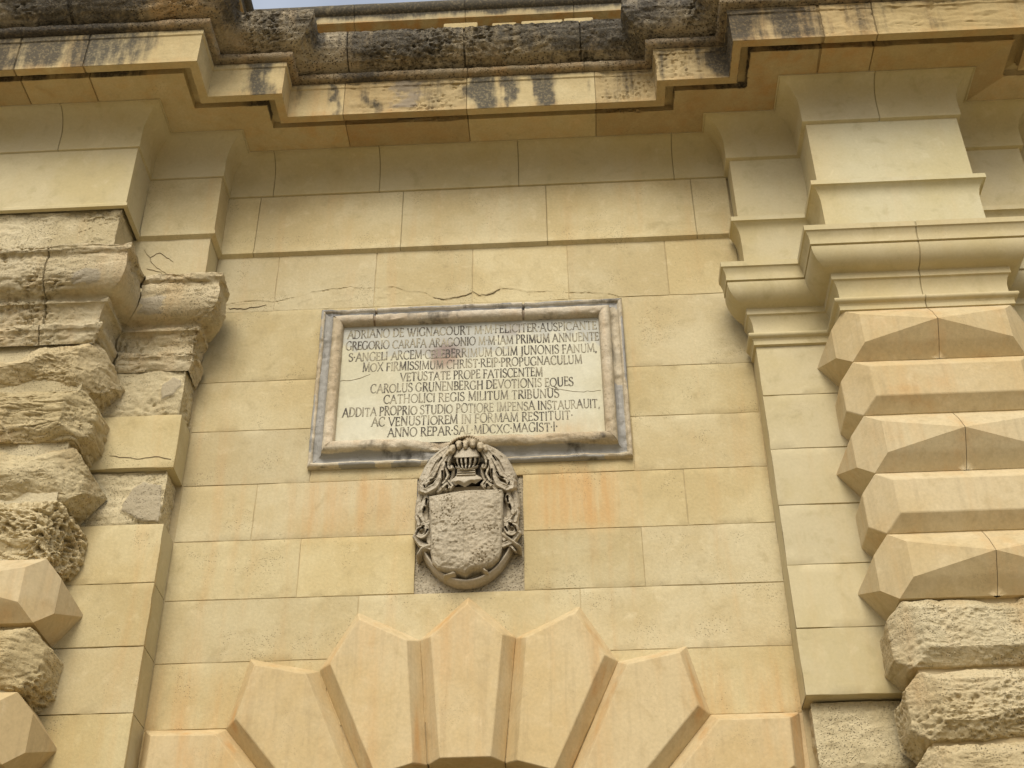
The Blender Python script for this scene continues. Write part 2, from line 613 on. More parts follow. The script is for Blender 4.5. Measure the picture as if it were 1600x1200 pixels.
# fine open cracks in the wall face
def crack(name, pts, y, w, parent, seed):
    rr = random.Random(seed)
    P = []
    for (a, b) in zip(pts[:-1], pts[1:]):
        n = max(2, int(math.hypot(b[0] - a[0], b[1] - a[1]) / .025))
        for i in range(n):
            t = i / n
            P.append((a[0] + (b[0] - a[0]) * t + rr.uniform(-.006, .006), a[1] + (b[1] - a[1]) * t + rr.uniform(-.007, .007)))
    P.append(pts[-1])
    V, F = [], []
    for i, p in enumerate(P):
        q0, q1 = P[max(0, i - 1)], P[min(len(P) - 1, i + 1)]
        d = np.array([q1[0] - q0[0], q1[1] - q0[1]])
        d = d / max(1e-6, np.linalg.norm(d))
        ww = w * rr.uniform(.25, 1.1) * (0.2 if i in (0, len(P) - 1) else 1)
        nx, nz = -d[1] * ww, d[0] * ww
        V += [(p[0] + nx, y, p[1] + nz), (p[0] - nx, y, p[1] - nz), (p[0] - nx, y + .008, p[1] - nz), (p[0] + nx, y + .008, p[1] + nz)]
        if i:
            b = 4 * (i - 1)
            F += [(b, b + 1, b + 5, b + 4), (b + 1, b + 2, b + 6, b + 5), (b + 3, b, b + 4, b + 7)]
    return mesh(name, V, F, M['crack'], parent)


CR = [[(-.31, 8.31), (-.22, 8.285), (-.05, 8.31), (.0, 8.335)], [(.01, 8.35), (.06, 8.31), (.14, 8.32), (.22, 8.365)], [(-1.9, 8.28), (-1.75, 8.27), (-1.6, 8.3)]]
for k, c in enumerate(CR):
    crack("crack", c, -.0035 if c[0][1] < 8.8 else -.0285, .0018, wall, k)

# frieze course above (8.81 .. 9.44), set a little proud and splayed out at its lower edge, over wall and pilasters
frieze = thing("entablature", "plain limestone frieze with stepped lower edge and hollow moulding beneath the cornice", "frieze", (0, -.3, 8.8))
J_fr = {SEG_WALL: [s - XLi for s in (-1.75, -.57, .6, 1.78)]}
lip = [(-.015, 8.55), (-.012, 8.70), (.0, 8.745), (.028, 8.79), (.038, 8.795), (.038, 8.822), (.024, 8.85), (.018, 8.90), (.015, 9.437)]
wsegs = [6, 7, 8, 9]


def fine_disp(seed, amp=.0016):
    return lambda V, N: amp * fbm(V * 6, 3, seed)


def old_below(V, N):
    S = np.zeros((len(V), 3))
    return S


sweep_obj("wall_frieze", M['ashlar'], frieze, PLAN, [(.018 if z > 8.8 else .0, z) if i else (0, 8.79) for i, (o, z) in enumerate([(0, 8.79), (0, 8.81), (.034, 8.812), (.034, 8.838), (.02, 8.87), (.016, 9.437)])][:1] + [(.036, 8.812), (.036, 8.835), (.022, 8.87), (.016, 9.437)], J_fr, du=.12, dp=.08, segs=[6, 7, 8], disp=fine_disp(3), sharp=28)
# right pilaster frieze with projecting fillet and hollow beneath
rp = [(.0, 8.19), (.0, 8.55), (.002, 8.62), (.012, 8.67), (.03, 8.71), (.052, 8.728), (.064, 8.73), (.064, 8.772), (.0, 8.774), (.0, 9.437)]
sweep_obj("pilaster_frieze", M['dressed'], frieze, PLAN, rp, {}, du=.3, dp=.1, segs=[9, 10, 11, 12, 13, 14, 15, 16], sharp=28, tints={(12, 0): (1.05, 1.10, 1.17), (10, 0): (1.02, 1.04, 1.08)})
lp = [(.0, 8.80), (.034, 8.802), (.034, 8.83), (.016, 8.85), (.016, 9.437)]
sweep_obj("pilaster_frieze", M['dressed'], frieze, PLAN, lp, {}, du=.12, dp=.08, segs=[0, 1, 2, 3, 4, 5], sharp=28, disp=fine_disp(5, .002), tints={(4, 0): (1.04, 1.04, 1.03)})
# hollow bed mould
cav = [(.0, 9.436), (.03, 9.444), (.03, 9.60)] + [(.03 + .17 * (1 - math.cos(R(a))), 9.60 + .215 * math.sin(R(a))) for a in range(10, 81, 10)] + [(.182, 9.799), (.186, 9.80), (.186, 9.84)]
J_cav = {SEG_WALL: [s - XLi for s in (-1.65, -.77, .38, 1.65)], SEG_LEFT_FRONT: [.55], SEG_RIGHT_FRONT: [.57]}
sweep_obj("bed_moulding", M['dressed'], frieze, PLAN, cav, J_cav, du=.2, dp=.05, disp=fine_disp(8, .0012), sharp=28,
          tints={(8, k): (.97, .96, .93) for k in range(5)})

# ------------------------------------------------------------------ cornice
cornice = thing("cornice", "projecting limestone cornice with black weather streaks, breaking forward over the pilasters", "cornice", (0, -.8, 9.8))
cor = [(.16, 9.812), (.432, 9.812), (.434, 9.875), (.503, 9.875), (.508, 9.782), (.578, 9.778), (.582, 10.075), (.592, 10.085), (.592, 10.128), (.585, 10.14), (.5, 10.16)]
# stained stretches of the corona face: (x centre, half width, strength)
STK = [(-3.7, .22, .9), (-3.3, .28, .75), (-2.85, .3, .7), (-2.55, .12, .6), (-1.62, .14, .85), (-1.1, .05, .6), (-1.35, .05, .25), (-.78, .08, .5),
       (.1, .14, .95), (.33, .06, .6), (.66, .1, .95), (-.25, .1, .35), (1.6, .08, .5), (1.25, .2, .3), (1.85, .12, .35), (2.15, .22, .95), (2.5, .2, .8), (2.72, .1, .6), (3.1, .2, .4), (3.6, .15, .25)]


def cornice_stain(V, N):
    S = np.zeros((len(V), 3))
    x, z = V[:, 0], V[:, 2]
    wob = .16 * fbm(V * np.array([5, 5, 5]), 4, 81)
    colm = .55 + 1.1 * (fbm(V * np.array([8, 8, 2.2]), 4, 82) + .35)
    drip = sstep(.05, .5, fbm(V * np.array([8, 8, .7]), 3, 83)) * (sstep(9.78, 10.05, z) * .7 + .15)
    S[:, 0] = .5 * drip
    xx = x
    x = x + wob
    for c, w, a in STK:
        S[:, 0] = np.maximum(S[:, 0], a * np.exp(-((x - c) / w) ** 2 * 1.1) * (sstep(9.72, 9.95, z) * .45 + .55) * 1.15 * np.clip(colm + .3, .5, 1.45))
    x = xx
    S[:, 0] = np.clip(S[:, 0], 0, 1)
    S[:, 0] = np.maximum(S[:, 0], .48 * sstep(10.09, 10.13, z))
    S[:, 0] *= sstep(.35, .7, np.hypot(N[:, 0], N[:, 1])) * sstep(9.76, 9.78, z) * (np.minimum(V[:, 1] + .5, 0) < -.01) * (1 - (z < 9.89) * (N[:, 1] > 0))
    S[:, 1] = .25 * sstep(9.85, 9.80, z) + .35 * np.exp(-((x - 2.6) / .5) ** 2) + .3 * np.exp(-((x + 1.1) / .4) ** 2)
    S[:, 2] = .55 * np.exp(-((x + .5) / .3) ** 2) * sstep(9.78, 9.85, z)
    return S


def cornice_disp(V, N):
    x, z, y = V[:, 0], V[:, 2], V[:, 1]
    front = sstep(9.785, 9.81, z) * sstep(.5, .8, np.hypot(N[:, 0], N[:, 1]))
    m = sstep(-1.0, -.93, x) * sstep(-.0, -.06, x) + sstep(1.03, 1.1, x) + .12
    m = np.clip(m, 0, 1) * front
    e = erosion(V, 40, .014, .010, .014, 26)
    return m * (e - .004) + .0015 * fbm(V * 9, 3, 41)


BRN = (.80, .75, .68)
LGT = (1.0, 1.0, .97)
J_cor = {SEG_WALL: [s - XLi for s in (-1.01, -.01, 1.03)], SEG_LEFT_FRONT: [.32, .86], SEG_LI: [], SEG_RIGHT_FRONT: [.12, .52]}
sweep_obj("corona", M['cornice'], cornice, PLAN, cor, J_cor, du=.013, dp=.013, segs=list(range(3, 17)), disp=cornice_disp, stain=cornice_stain, sharp=38, groove=.01,
          tints={(8, 0): LGT, (8, 1): BRN, (8, 2): LGT, (8, 3): BRN, (4, 0): BRN, (4, 1): (.95, .92, .85), (4, 2): LGT, (5, 0): LGT, (6, 0): LGT, (7, 0): LGT, (9, 0): BRN, (10, 0): BRN, (11, 0): BRN, (12, 0): BRN, (12, 1): (.86, .8, .7), (12, 2): (.82, .76, .64), (13, 0): BRN})

roll = arc(.612, 10.182, .036, -110, 120, 10)


def roll_stain(V, N):
    S = np.zeros((len(V), 3))
    x = V[:, 0]
    S[:, 0] = .42 + .55 * sstep(-2.45, -2.9, x) + .5 * np.exp(-((x + .85) / .16) ** 2) - .3 * np.exp(-((x + 1.6) / .5) ** 2) - .3 * np.exp(-((x - .5) / .8) ** 2)
    S[:, 0] = np.clip(S[:, 0], 0, 1)
    S[:, 1] = .25
    return S


sweep_obj("roll_moulding", M['crown'], cornice, PLAN, [(.5, 10.135)] + roll + [(.5, 10.22)], {SEG_WALL: [s - XLi for s in (-1.1, .0, .95)]}, du=.014, segs=list(range(3, 17)), stain=roll_stain, sharp=50,
          disp=lambda V, N: erosion(V, 60, .008, .006, .006, 26))

crown = [(.5, 10.20), (.605, 10.212), (.66, 10.222), (.72, 10.245), (.765, 10.285), (.80, 10.335), (.822, 10.39), (.832, 10.45), (.832, 10.50), (.80, 10.53), (.2, 10.56), (-.1, 10.57)]


def crown_stain(V, N):
    S = np.zeros((len(V), 3))
    x, z = V[:, 0], V[:, 2]
    big = fbm(V * np.array([2.2, 2.2, 3.0]), 3, 77)
    S[:, 0] = .54 + .55 * big + .22 * sstep(10.24, 10.42, z) - .2 * sstep(10.30, 10.22, z)
    S[:, 0] += .3 * sstep(-2.5, -2.9, x) - .35 * np.exp(-((x + 2.25) / .22) ** 2) - .45 * np.exp(-((x + 1.05) / .12) ** 2) + .25 * sstep(1.9, 2.2, x) - .3 * np.exp(-((x + 1.35) / .2) ** 2)
    S[:, 0] = np.clip(S[:, 0], 0, 1)
    S[:, 1] = .35 * np.exp(-((x + 2.25) / .4) ** 2)
    return S


def crown_disp(V, N):
    m = 1 - .8 * np.exp(-((V[:, 0] + 1.05) / .12) ** 2)
    return m * erosion(V, 70, .022, .014, .028, 24) - .004


sweep_obj("crown_moulding", M['crown'], cornice, PLAN, crown, {SEG_WALL: [s - XLi for s in (-.98, -.02, .93)], SEG_LEFT_FRONT: [.72]}, du=.013, dp=.014, segs=list(range(3, 17)), stain=crown_stain, disp=crown_disp, sharp=60, groove=.02, gap=.005)
# mortar lumps on top of the crown
for k, (x, w) in enumerate([(.31, .1), (.62, .17), (.92, .12), (-.05, .14)]):
    o = box("bedding_stone", x - w, x + w, -.80, -.5, 10.50, 10.548 + .008 * k, M['cornice'], cornice, (.9, .88, .8), .01)

# ------------------------------------------------------------------ parapet behind
parapet = thing("parapet", "smooth black-stained coping of the parapet wall above and behind the cornice", "parapet", (0, .3, 10.5))
PP = [(-6.2, -.02), (-2.42, -.02), (-2.42, .33), (2.46, .33), (2.46, -.02), (6.2, -.02)]
pw = [(0, 10.5), (0, 11.52), (.03, 11.53), (.03, 11.555)]
sweep_obj("parapet_wall", M['cornice'], parapet, PP, pw, {}, du=.3, dp=.2)
cp = [(.02, 11.55), (.10, 11.56)] + [(.10 + .09 * math.sin(R(a)), 11.565 + .07 * (1 - math.cos(R(a)))) for a in range(15, 91, 15)] + [(.20, 11.64), (.20, 11.66), (.31, 11.665), (.315, 11.76)] + [(.29 + .075 * math.cos(R(a)), 11.83 + .075 * math.sin(R(a))) for a in range(-60, 91, 15)] + [(.1, 11.95), (-.5, 11.99)]


def coping_stain(V, N):
    S = np.zeros((len(V), 3))
    z = V[:, 2]
    S[:, 0] = .22 * sstep(11.655, 11.67, z) + .78 * sstep(11.67, 11.76, z + .06 * fbm(V * np.array([5, 5, .1]), 3, 5))
    S[:, 1] = .9 * sstep(11.68, 11.66, z)
    return S


sweep_obj("coping", M['cornice'], parapet, PP, cp, {2: [.35 + .95, 1.3 + 1.03, 2.33 + 1.0, 3.33 + .95]}, du=.05, dp=.03, stain=coping_stain, disp=fine_disp(12, .003), sharp=40, tints={(k, q): (.84, .84, .84) for k in range(5) for q in range(6)})


# ------------------------------------------------------------------ pilasters
def cap_profile(s=0.0):
    return [(.0, 7.545), (.022, 7.55), (.022, 7.585), (.03, 7.60)] + arc(.036, 7.625, .02, -60, 90, 6) + [(.012, 7.652), (.006, 7.68), (.008, 7.74), (.018, 7.785), (.032, 7.81), (.045, 7.815), (.045, 7.868), (.055, 7.872)] + \
        [(.06 + .118 * math.sin(R(a)), 8.01 - .135 * math.cos(R(a))) for a in range(5, 91, 10)] + [(.178, 8.016), (.166, 8.018), (.166, 8.03), (.184, 8.032), (.182, 8.07), (.188, 8.105), (.204, 8.135), (.214, 8.14), (.214, 8.186), (.0, 8.195)]


def hull_block(x0, x1, yc, yb, zb, zt, h, hb, diamond, ap=.078):
    """one rusticated block: bevelled on all sides, its corners cut off diagonally; a diamond block adds a low pyramid"""
    V, F = [], []

    def v(*p):
        V.append(p)
        return len(V) - 1
    zm = (zb + zt) / 2
    zl, zh = zb + hb, zt - hb
    jb = [v(x0, yb, zb), v(x0, yc, zb), v(x1, yc, zb), v(x1, yb, zb)]
    jt = [v(x0, yb, zt), v(x0, yc, zt), v(x1, yc, zt), v(x1, yb, zt)]
    FLb, FLt = v(x0 + h, yc - h, zl), v(x0 + h, yc - h, zh)
    FRb, FRt = v(x1 - h, yc - h, zl), v(x1 - h, yc - h, zh)
    LFb, LFt = v(x0 - h, yc + h, zl), v(x0 - h, yc + h, zh)
    RFb, RFt = v(x1 + h, yc + h, zl), v(x1 + h, yc + h, zh)
    F += [(jb[1], jb[2], FRb, FLb), (FLt, FRt, jt[2], jt[1])]
    F += [(jb[1], FLb, FLt, jt[1], LFt, LFb), (jb[2], RFb, RFt, jt[2], FRt, FRb)]
    if diamond:
        A = v((x0 + x1) / 2, yc - h - ap, zm)
        F += [(FLb, FRb, A), (FRb, FRt, A), (FRt, FLt, A), (FLt, FLb, A)]
        L, Rr = v(x0 - h - ap, yb, zm), v(x1 + h + ap, yb, zm)
        F += [(LFb, LFt, L), (jb[0], jb[1], LFb, L), (LFt, jt[1], jt[0], L)]
        F += [(RFt, RFb, Rr), (jb[2], jb[3], Rr, RFb), (RFt, Rr, jt[3], jt[2])]
    else:
        F.append((FLb, FRb, FRt, FLt))
        LBb, LBt = v(x0 - h, yb, zl), v(x0 - h, yb, zh)
        RBb, RBt = v(x1 + h, yb, zl), v(x1 + h, yb, zh)
        F += [(LBb, LFb, LFt, LBt), (jb[0], jb[1], LFb, LBb), (LBt, LFt, jt[1], jt[0])]
        F += [(RFb, RBb, RBt, RFt), (jb[2], jb[3], RBb, RFb), (RFt, RBt, jt[3], jt[2])]
    F += [(jb[3], jb[2], jb[1], jb[0]), (jt[0], jt[1], jt[2], jt[3])]
    return V, F


def worn_facets(V, F, seed, thr=.07, amp=.0018):
    V, F = fine_mesh(V, F, thr)
    N = vnormals(V, F)
    return V + N * (amp * fbm(V * 7, 3, seed))[:, None], F


def split_block(V, F, x):
    """two stones meeting in an open joint"""
    bm = bmesh.new()
    vs = [bm.verts.new(p) for p in V]
    for f in F:
        bm.faces.new([vs[i] for i in f])
    bmesh.ops.bisect_plane(bm, geom=bm.verts[:] + bm.edges[:] + bm.faces[:], plane_co=(x, 0, 0), plane_no=(1, 0, 0))
    bmesh.ops.split_edges(bm, edges=[e for e in bm.edges if all(abs(v.co.x - x) < 1e-5 for v in e.verts)])
    bm.faces.ensure_lookup_table()
    for f in bm.faces:
        sg = 1 if f.calc_center_median().x > x else -1
        for v in f.verts:
            if abs(v.co.x - x) < 1e-5:
                v.co.x = x + sg * .0017
    bm.verts.index_update()
    V2 = [v.co[:] for v in bm.verts]
    F2 = [[v.index for v in f.verts] for f in bm.faces]
    bm.free()
    return V2, F2


def crisp_block(parent, args, tint=None, name="rusticated_block", label=None):
    V, F = hull_block(*args)
    if args[8]:
        V, F = split_block(V, F, (args[0] + args[1]) / 2)
    V, F = worn_facets(V, F, int(args[4] * 1000) % 997)
    S = np.zeros((len(V), 3))
    S[:, 1] = .35 * sstep(.0, .5, fbm(V * np.array([2, 2, 5]), 3, 71)) + .25 * np.exp(-((V[:, 0] - (args[0] + args[1]) / 2) / .05) ** 2) * bool(args[8])
    o = mesh(name, V, F, M['rusticated'], parent, tint or tint1(.03, .03), S, 9)
    bevel(o, .006, 2, 12)
    if label:
        o["label"] = label
    return o


def fine_mesh(V, F, thr):
    bm = bmesh.new()
    vs = [bm.verts.new(p) for p in V]
    for f in F:
        bm.faces.new([vs[i] for i in f])
    bmesh.ops.triangulate(bm, faces=bm.faces[:])
    for it in range(10):
        es = [e for e in bm.edges if e.calc_length() > thr]
        if not es:
            break
        bmesh.ops.subdivide_edges(bm, edges=es, cuts=1, use_grid_fill=False)
        bmesh.ops.triangulate(bm, faces=[f for f in bm.faces if len(f.verts) > 3])
    bm.verts.index_update()
    V2 = np.array([v.co[:] for v in bm.verts])
    F2 = np.array([[v.index for v in f.verts] for f in bm.faces])
    bm.free()
    return V2, F2


def laplace(V, F, it, lam=.5, fixed=None):
    E = np.unique(np.sort(np.concatenate([F[:, [0, 1]], F[:, [1, 2]], F[:, [2, 0]]]), axis=1), axis=0)
    V = V.copy()
    deg = np.zeros(len(V))
    np.add.at(deg, E[:, 0], 1)
    np.add.at(deg, E[:, 1], 1)
    for _ in range(it):
        S = np.zeros_like(V)
        np.add.at(S, E[:, 0], V[E[:, 1]])
        np.add.at(S, E[:, 1], V[E[:, 0]])
        d = lam * (S / deg[:, None] - V)
        if fixed is not None:
            d[fixed] = 0
        V += d
    return V


def chip(V, F, n, seed, depth=(.012, .04), fix=None):
    rr = np.random.default_rng(seed)
    N = vnormals(V, F)
    ctr = V.mean(axis=0)
    ext = np.abs(V - ctr) / (V.max(axis=0) - V.min(axis=0))
    cand = np.nonzero((ext[:, 2] > .28) | (ext[:, 0] > .42))[0]
    if fix is not None:
        cand = cand[~fix[cand]]
    V = V.copy()
    for _ in range(n):
        i = rr.choice(cand)
        nn = N[i] + rr.normal(0, .28, 3) + np.array([rr.normal(0, .45), -.25, 0])
        nn /= np.linalg.norm(nn)
        q = V - V[i]
        near = np.exp(-((q ** 2).sum(1)) / .22 ** 2)
        h = q @ nn + rr.uniform(*depth)
        V -= nn[None, :] * np.array([1, 1, .35]) * (np.clip(h, 0, .05) * sstep(.15, .5, near))[:, None]
    return V


def eroded_block(parent, args, seed, smooth=25, big=.025, layer=.02, pit=.03, pscale=20, tint=None, thr=.0135, grey=0.0, label=None, cut=None, chips=9):
    V, F = hull_block(*args)
    yb = args[3]
    V, F = fine_mesh(V, F, thr)
    fix = V[:, 1] > yb - .004
    V = laplace(V, F, smooth, .5, fix)
    if cut is not None:
        V = cut(V)
    z = V[:, 2]
    V[:, 2] = args[4] + (z - z.min()) * (args[5] - args[4]) / (z.max() - z.min())
    px0, px1 = V[:, 0].min(), V[:, 0].max()
    ext = args[6] + (.078 if args[8] else 0)
    V[:, 0] = (args[0] - ext) + (V[:, 0] - px0) * (args[1] - args[0] + 2 * ext) / (px1 - px0)
    fy = args[2] - args[6]
    V[:, 1] = yb + (V[:, 1] - yb) * (fy - yb) / (V[:, 1].min() - yb)
    V = chip(V, F, chips, seed, (.01, .04), fix)
    N = vnormals(V, F)
    d = erosion(V, seed, big, layer, pit, pscale) - .004
    V = V + N * d[:, None] * np.where(fix, 0, 1)[:, None]
    S = np.zeros((len(V), 3))
    S[:, 1] = .2 * sstep(0, .4, fbm(V * 2.5, 2, seed + 3))
    S[:, 2] = grey * sstep(.1, .4, fbm(V * 2.2, 2, seed + 8))
    T = np.tile(tint or tint1(.04, .03), (len(V), 1))
    T = T * (1 + np.clip(d, -.03, .02) * 2.0)[:, None]
    o = mesh("rusticated_block", V, F, M['eroded'], parent, T, S, 55)
    if label:
        o["label"] = label
    return o


PR = [7.56 - .447 * k for k in range(10)]       # bed joints of both pilasters

# --- right, rusticated
pr_ = thing("rusticated_pilaster", "right-hand pilaster of sharp diamond-cut limestone blocks under a crisp moulded capital", "pilaster", (3.23, -.3, 0))
box("shaft", XRo + .035, XRo2 - .035, -BR + .04, -.02, 0, 8.2, M['rusticated'], pr_)
sweep_obj("capital", M['dressed'], pr_, PLAN, cap_profile(), {12: [.575]}, du=.3, segs=[11, 12, 13], sharp=28, tints={(12, 0): (1.02, 1.0, .97), (12, 1): (1.0, .98, .95)})
for k in range(5):
    crisp_block(pr_, (XRo, XRo2, -BR, -AR + .01, PR[k + 1] + .002, PR[k] - .002, .085, .10, k % 2 == 0), (1.0, .985, .955) if k % 2 == 0 else (1.02, 1.0, .97))
eroded_block(pr_, (XRo, XRo2, -BR + .01, -AR + .01, PR[6] + .004, PR[5] - .006, .09, .09, False), 101, 5, .014, .006, .010, 16, (.98, .97, .95), grey=.2, chips=4, label="worn rounded block, topmost of the old ones")
for (a, b, sd) in ((XRo + .02, 3.37, 102), (3.385, XRo2, 103)):
    eroded_block(pr_, (a, b, -BR - .005, -AR + .03, PR[7] + .006, PR[6] - .012, .085, .09, False), sd, 4, .018, .008, .016, 20, (1.0, .97, .92), grey=.1, chips=4)
eroded_block(pr_, (XRo, XRo2, -BR - .02, -AR + .03, PR[8] + .006, PR[7] - .012, .085, .09, False), 104, 4, .018, .008, .014, 18, (1.04, 1.0, .95), chips=4)
eroded_block(pr_, (XRo, XRo2, -BR - .01, -AR + .03, PR[9] + .006, PR[8] - .012, .085, .09, False), 105, 22, .022, .012, .02, 18, thr=.03)

# --- right, plain
pp = thing("plain_pilaster", "narrow smooth limestone pilaster between the ashlar wall and the diamond-cut pilaster", "pilaster", (2.36, -.1, 0))
zr = [8.19] + [PR[0] - .008] + [PR[k] for k in range(1, 6)] + [4.882]
rr = [(XRi - .005 - .002 * k, XRo + .1, zr[k + 1], zr[k]) for k in range(len(zr) - 1)]
stones_mesh("shaft_front", rr, -AR, M['dressed'], pp, gap=.005, seed=21, step=.06, tv=(.025, .015))
V, F, T = [], [], []
for (x0, x1, z0, z1) in rr:
    n = len(V)
    V += [(x0 + .0025, .02, z0 + .002), (x0 + .0025, -AR + .006, z0 + .002), (x0 + .0025, -AR + .006, z1 - .002), (x0 + .0025, .02, z1 - .002)]
    F.append((n, n + 1, n + 2, n + 3))
V += [(XRi - .01, .02, 4.884), (XRo + .1, .02, 4.884), (XRo + .1, -AR + .004, 4.884), (XRi - .01, -AR + .004, 4.884)]
F.append((len(V) - 4, len(V) - 3, len(V) - 2, len(V) - 1))
mesh("shaft_side", V, F, M['dressed'], pp)
mesh("mortar_bed", [(XRi + .004, -AR + .012, 4.886), (XRo + .1, -AR + .012, 4.886), (XRo + .1, -AR + .012, 8.19), (XRi + .004, -AR + .012, 8.19), (XRi + .004, .02, 4.886), (XRi + .004, .02, 8.19), (XRi + .03, -AR + .03, 8.18), (XRo + .1, -AR + .03, 8.18), (XRo + .1, -AR + .03, 9.9), (XRi + .03, -AR + .03, 9.9)], [(0, 1, 2, 3), (4, 0, 3, 5), (6, 7, 8, 9)], M['mortar'], pp)
sweep_obj("capital", M['dressed'], pp, PLAN, cap_profile(), {}, du=.3, segs=[9, 10], sharp=28)


def poly_inside(x, z, poly):
    P = np.array(poly, float)
    d = np.full(x.shape, 1e9)
    ins = np.zeros(x.shape, bool)
    for i in range(len(P)):
        a, b = P[i], P[(i + 1) % len(P)]
        e = b - a
        t = np.clip(((x - a[0]) * e[0] + (z - a[1]) * e[1]) / (e @ e), 0, 1)
        d = np.minimum(d, np.hypot(x - a[0] - t * e[0], z - a[1] - t * e[1]))
        c = ((a[1] > z) != (b[1] > z)) & (x < (b[0] - a[0]) * (z - a[1]) / (b[1] - a[1] + 1e-9) + a[0])
        ins ^= c
    return np.where(ins, -d, d)


# worn lower part, set back
def rough_panel(name, x0, x1, y, z0, z1, parent, seed, side_x=None, side_dir=-1, big=.018, pit=.014, grey=0.0, patch=None, tint=(1, .99, .96), step=.014, pscale=18, layer=.01):
    nz = int((z1 - z0) / step)
    cols = []
    if side_x is not None:                                 # return face back to the wall
        ys = np.arange(.02, y, -step)
        side = [(side_x, yy) for yy in ys] + [(side_x, y)]
        fr = [(x, y) for x in np.arange(side_x, x1 if side_dir < 0 else x0, step * -side_dir)][1:]
        line = side + fr
        if side_dir > 0:
            line = line[::-1]
    else:
        line = [(x, y) for x in np.arange(x0, x1, step)]
    zs = np.linspace(z0, z1, nz + 1)
    L = np.array(line)
    n = len(L)
    V = np.concatenate([np.column_stack([L, np.full(n, z)]) for z in zs])
    F = [(j * n + i, j * n + i + 1, (j + 1) * n + i + 1, (j + 1) * n + i) for j in range(nz) for i in range(n - 1)]
    N = vnormals(V, F)
    N = vnormals(V, F)
    d = erosion(V, seed, big, layer, pit, pscale)
    rimz = np.minimum(V[:, 2] - z0, z1 - V[:, 2])
    d = d - .012 * sstep(.03, .0, rimz)
    S = np.zeros((len(V), 3))
    if patch is not None:
        q = poly_inside(V[:, 0] + .010 * fbm(V * 16, 3, seed + 2), V[:, 2] + .010 * fbm(V * 16, 3, seed + 3), patch)
        inn = sstep(.006, -.006, q) * (V[:, 1] < y + .02)
        d = d * (1 - .75 * inn) + .016 * inn
        S[:, 2] = .95 * inn
    S[:, 2] = np.maximum(S[:, 2], grey * sstep(0, .3, fbm(V * 3, 2, seed + 6)))
    V = V + N * d[:, None]
    T = np.tile(tint, (len(V), 1)) * (1 + np.clip(d, -.02, .02) * 2.5)[:, None]
    return mesh(name, V, F, M['eroded'], parent, T, S, 55)


rough_panel("worn_course", XRi, XRo + .12, -.125, 4.44, 4.87, pp, 131, XRi + .02, -1, .012, .012, grey=.3, patch=None)
rough_panel("worn_course", XRi, XRo + .12, -.135, 3.99, 4.435, pp, 133, XRi + .02, -1, .015, .012)
box("shaft_foot", XRi + .02, XRo + .1, -.1, .02, 0, 4.0, M['ashlar'], pp)

# --- far right strip and wall beyond
pf = thing("plain_pilaster", "smooth limestone pilaster strip at the right edge of the photo, behind the diamond-cut pilaster", "pilaster", (4.1, -.1, 0))
box("shaft", XRo2 - .1, XRi2, -AR, .02, 0, 8.2, M['dressed'], pf)
sweep_obj("capital", M['dressed'], pf, PLAN, cap_profile(), {}, du=.3, segs=[14, 15], sharp=28)
wr = thing("side_wall", "ashlar wall past the right edge beyond the last pilaster strip", "wall", (5.2, 0, 0))
box("ashlar", XRi2 + .001, 6.2, .0, .4, 0, 8.187, M['ashlar'], wr)

# --- left, rusticated and decayed
pl = thing("rusticated_pilaster", "left-hand pilaster of wind-eaten, crumbling limestone blocks under a broken capital", "pilaster", (-3.21, -.3, 0))
box("shaft", XLo2 + .045, XLo - .045, -BL + .05, -.02, 0, 8.2, M['eroded'], pl)
box("shaft_head", XLo2 + .03, XLo - .03, -BL + .035, -.02, 8.2, 9.0, M['eroded'], pl)


def cap_disp(seed, big=.02, layer=.014, pit=.022, smooth=()):
    def f(V, N):
        e = erosion(V, seed, big, layer, pit, 22)
        mk = np.ones(len(V))
        for (cx, cz, rx, rz) in smooth:
            mk *= 1 - .92 * np.exp(-(((V[:, 0] - cx) / rx) ** 4) - ((V[:, 2] - cz) / rz) ** 4)
        return mk * e - .004
    return f


def cap_stain(patches):
    def f(V, N):
        S = np.zeros((len(V), 3))
        for (cx, cz, rx, rz) in patches:
            S[:, 2] = np.maximum(S[:, 2], np.clip(.95 * np.exp(-((V[:, 0] - cx) / rx) ** 2 - ((V[:, 2] - cz) / rz) ** 2) + .4 * fbm(V * 9, 3, 12) * np.exp(-((V[:, 0] - cx) / rx / 1.3) ** 2 - ((V[:, 2] - cz) / rz / 1.3) ** 2), 0, .95))
        S[:, 1] = .15
        S[:, 2] *= sstep(-.35, .1, fbm(V * 6, 3, 15))
        return S
    return f


capL = [(.0, 7.50), (.02, 7.535), (.034, 7.56), (.034, 7.585), (.05, 7.60), (.058, 7.63), (.045, 7.66), (.012, 7.675), (.006, 7.72), (.010, 7.79), (.035, 7.825), (.058, 7.832), (.06, 7.862), (.046, 7.875), (.05, 7.89)] + \
    [(.055 + .145 * math.sin(R(a)) ** .8, 8.06 - .165 * math.cos(R(a))) for a in range(8, 91, 9)] + [(.198, 8.12), (.190, 8.165), (.186, 8.185), (.208, 8.20), (.218, 8.215), (.218, 8.25), (.20, 8.268), (.02, 8.28)]
sweep_obj("capital", M['eroded'], pl, PLAN, capL, {4: [.77]}, du=.0115, dp=.0115, segs=[4, 5], sharp=60, groove=.014, gap=.003,
          disp=cap_disp(201, .024, .014, .03, smooth=[(-2.55, 7.98, .25, .10)]), stain=cap_stain([(-2.72, 7.97, .13, .08), (-3.55, 8.03, .14, .09)]))
upL = [(-.02, 8.23), (-.02, 8.70), (-.01, 8.76), (-.005, 8.80)]
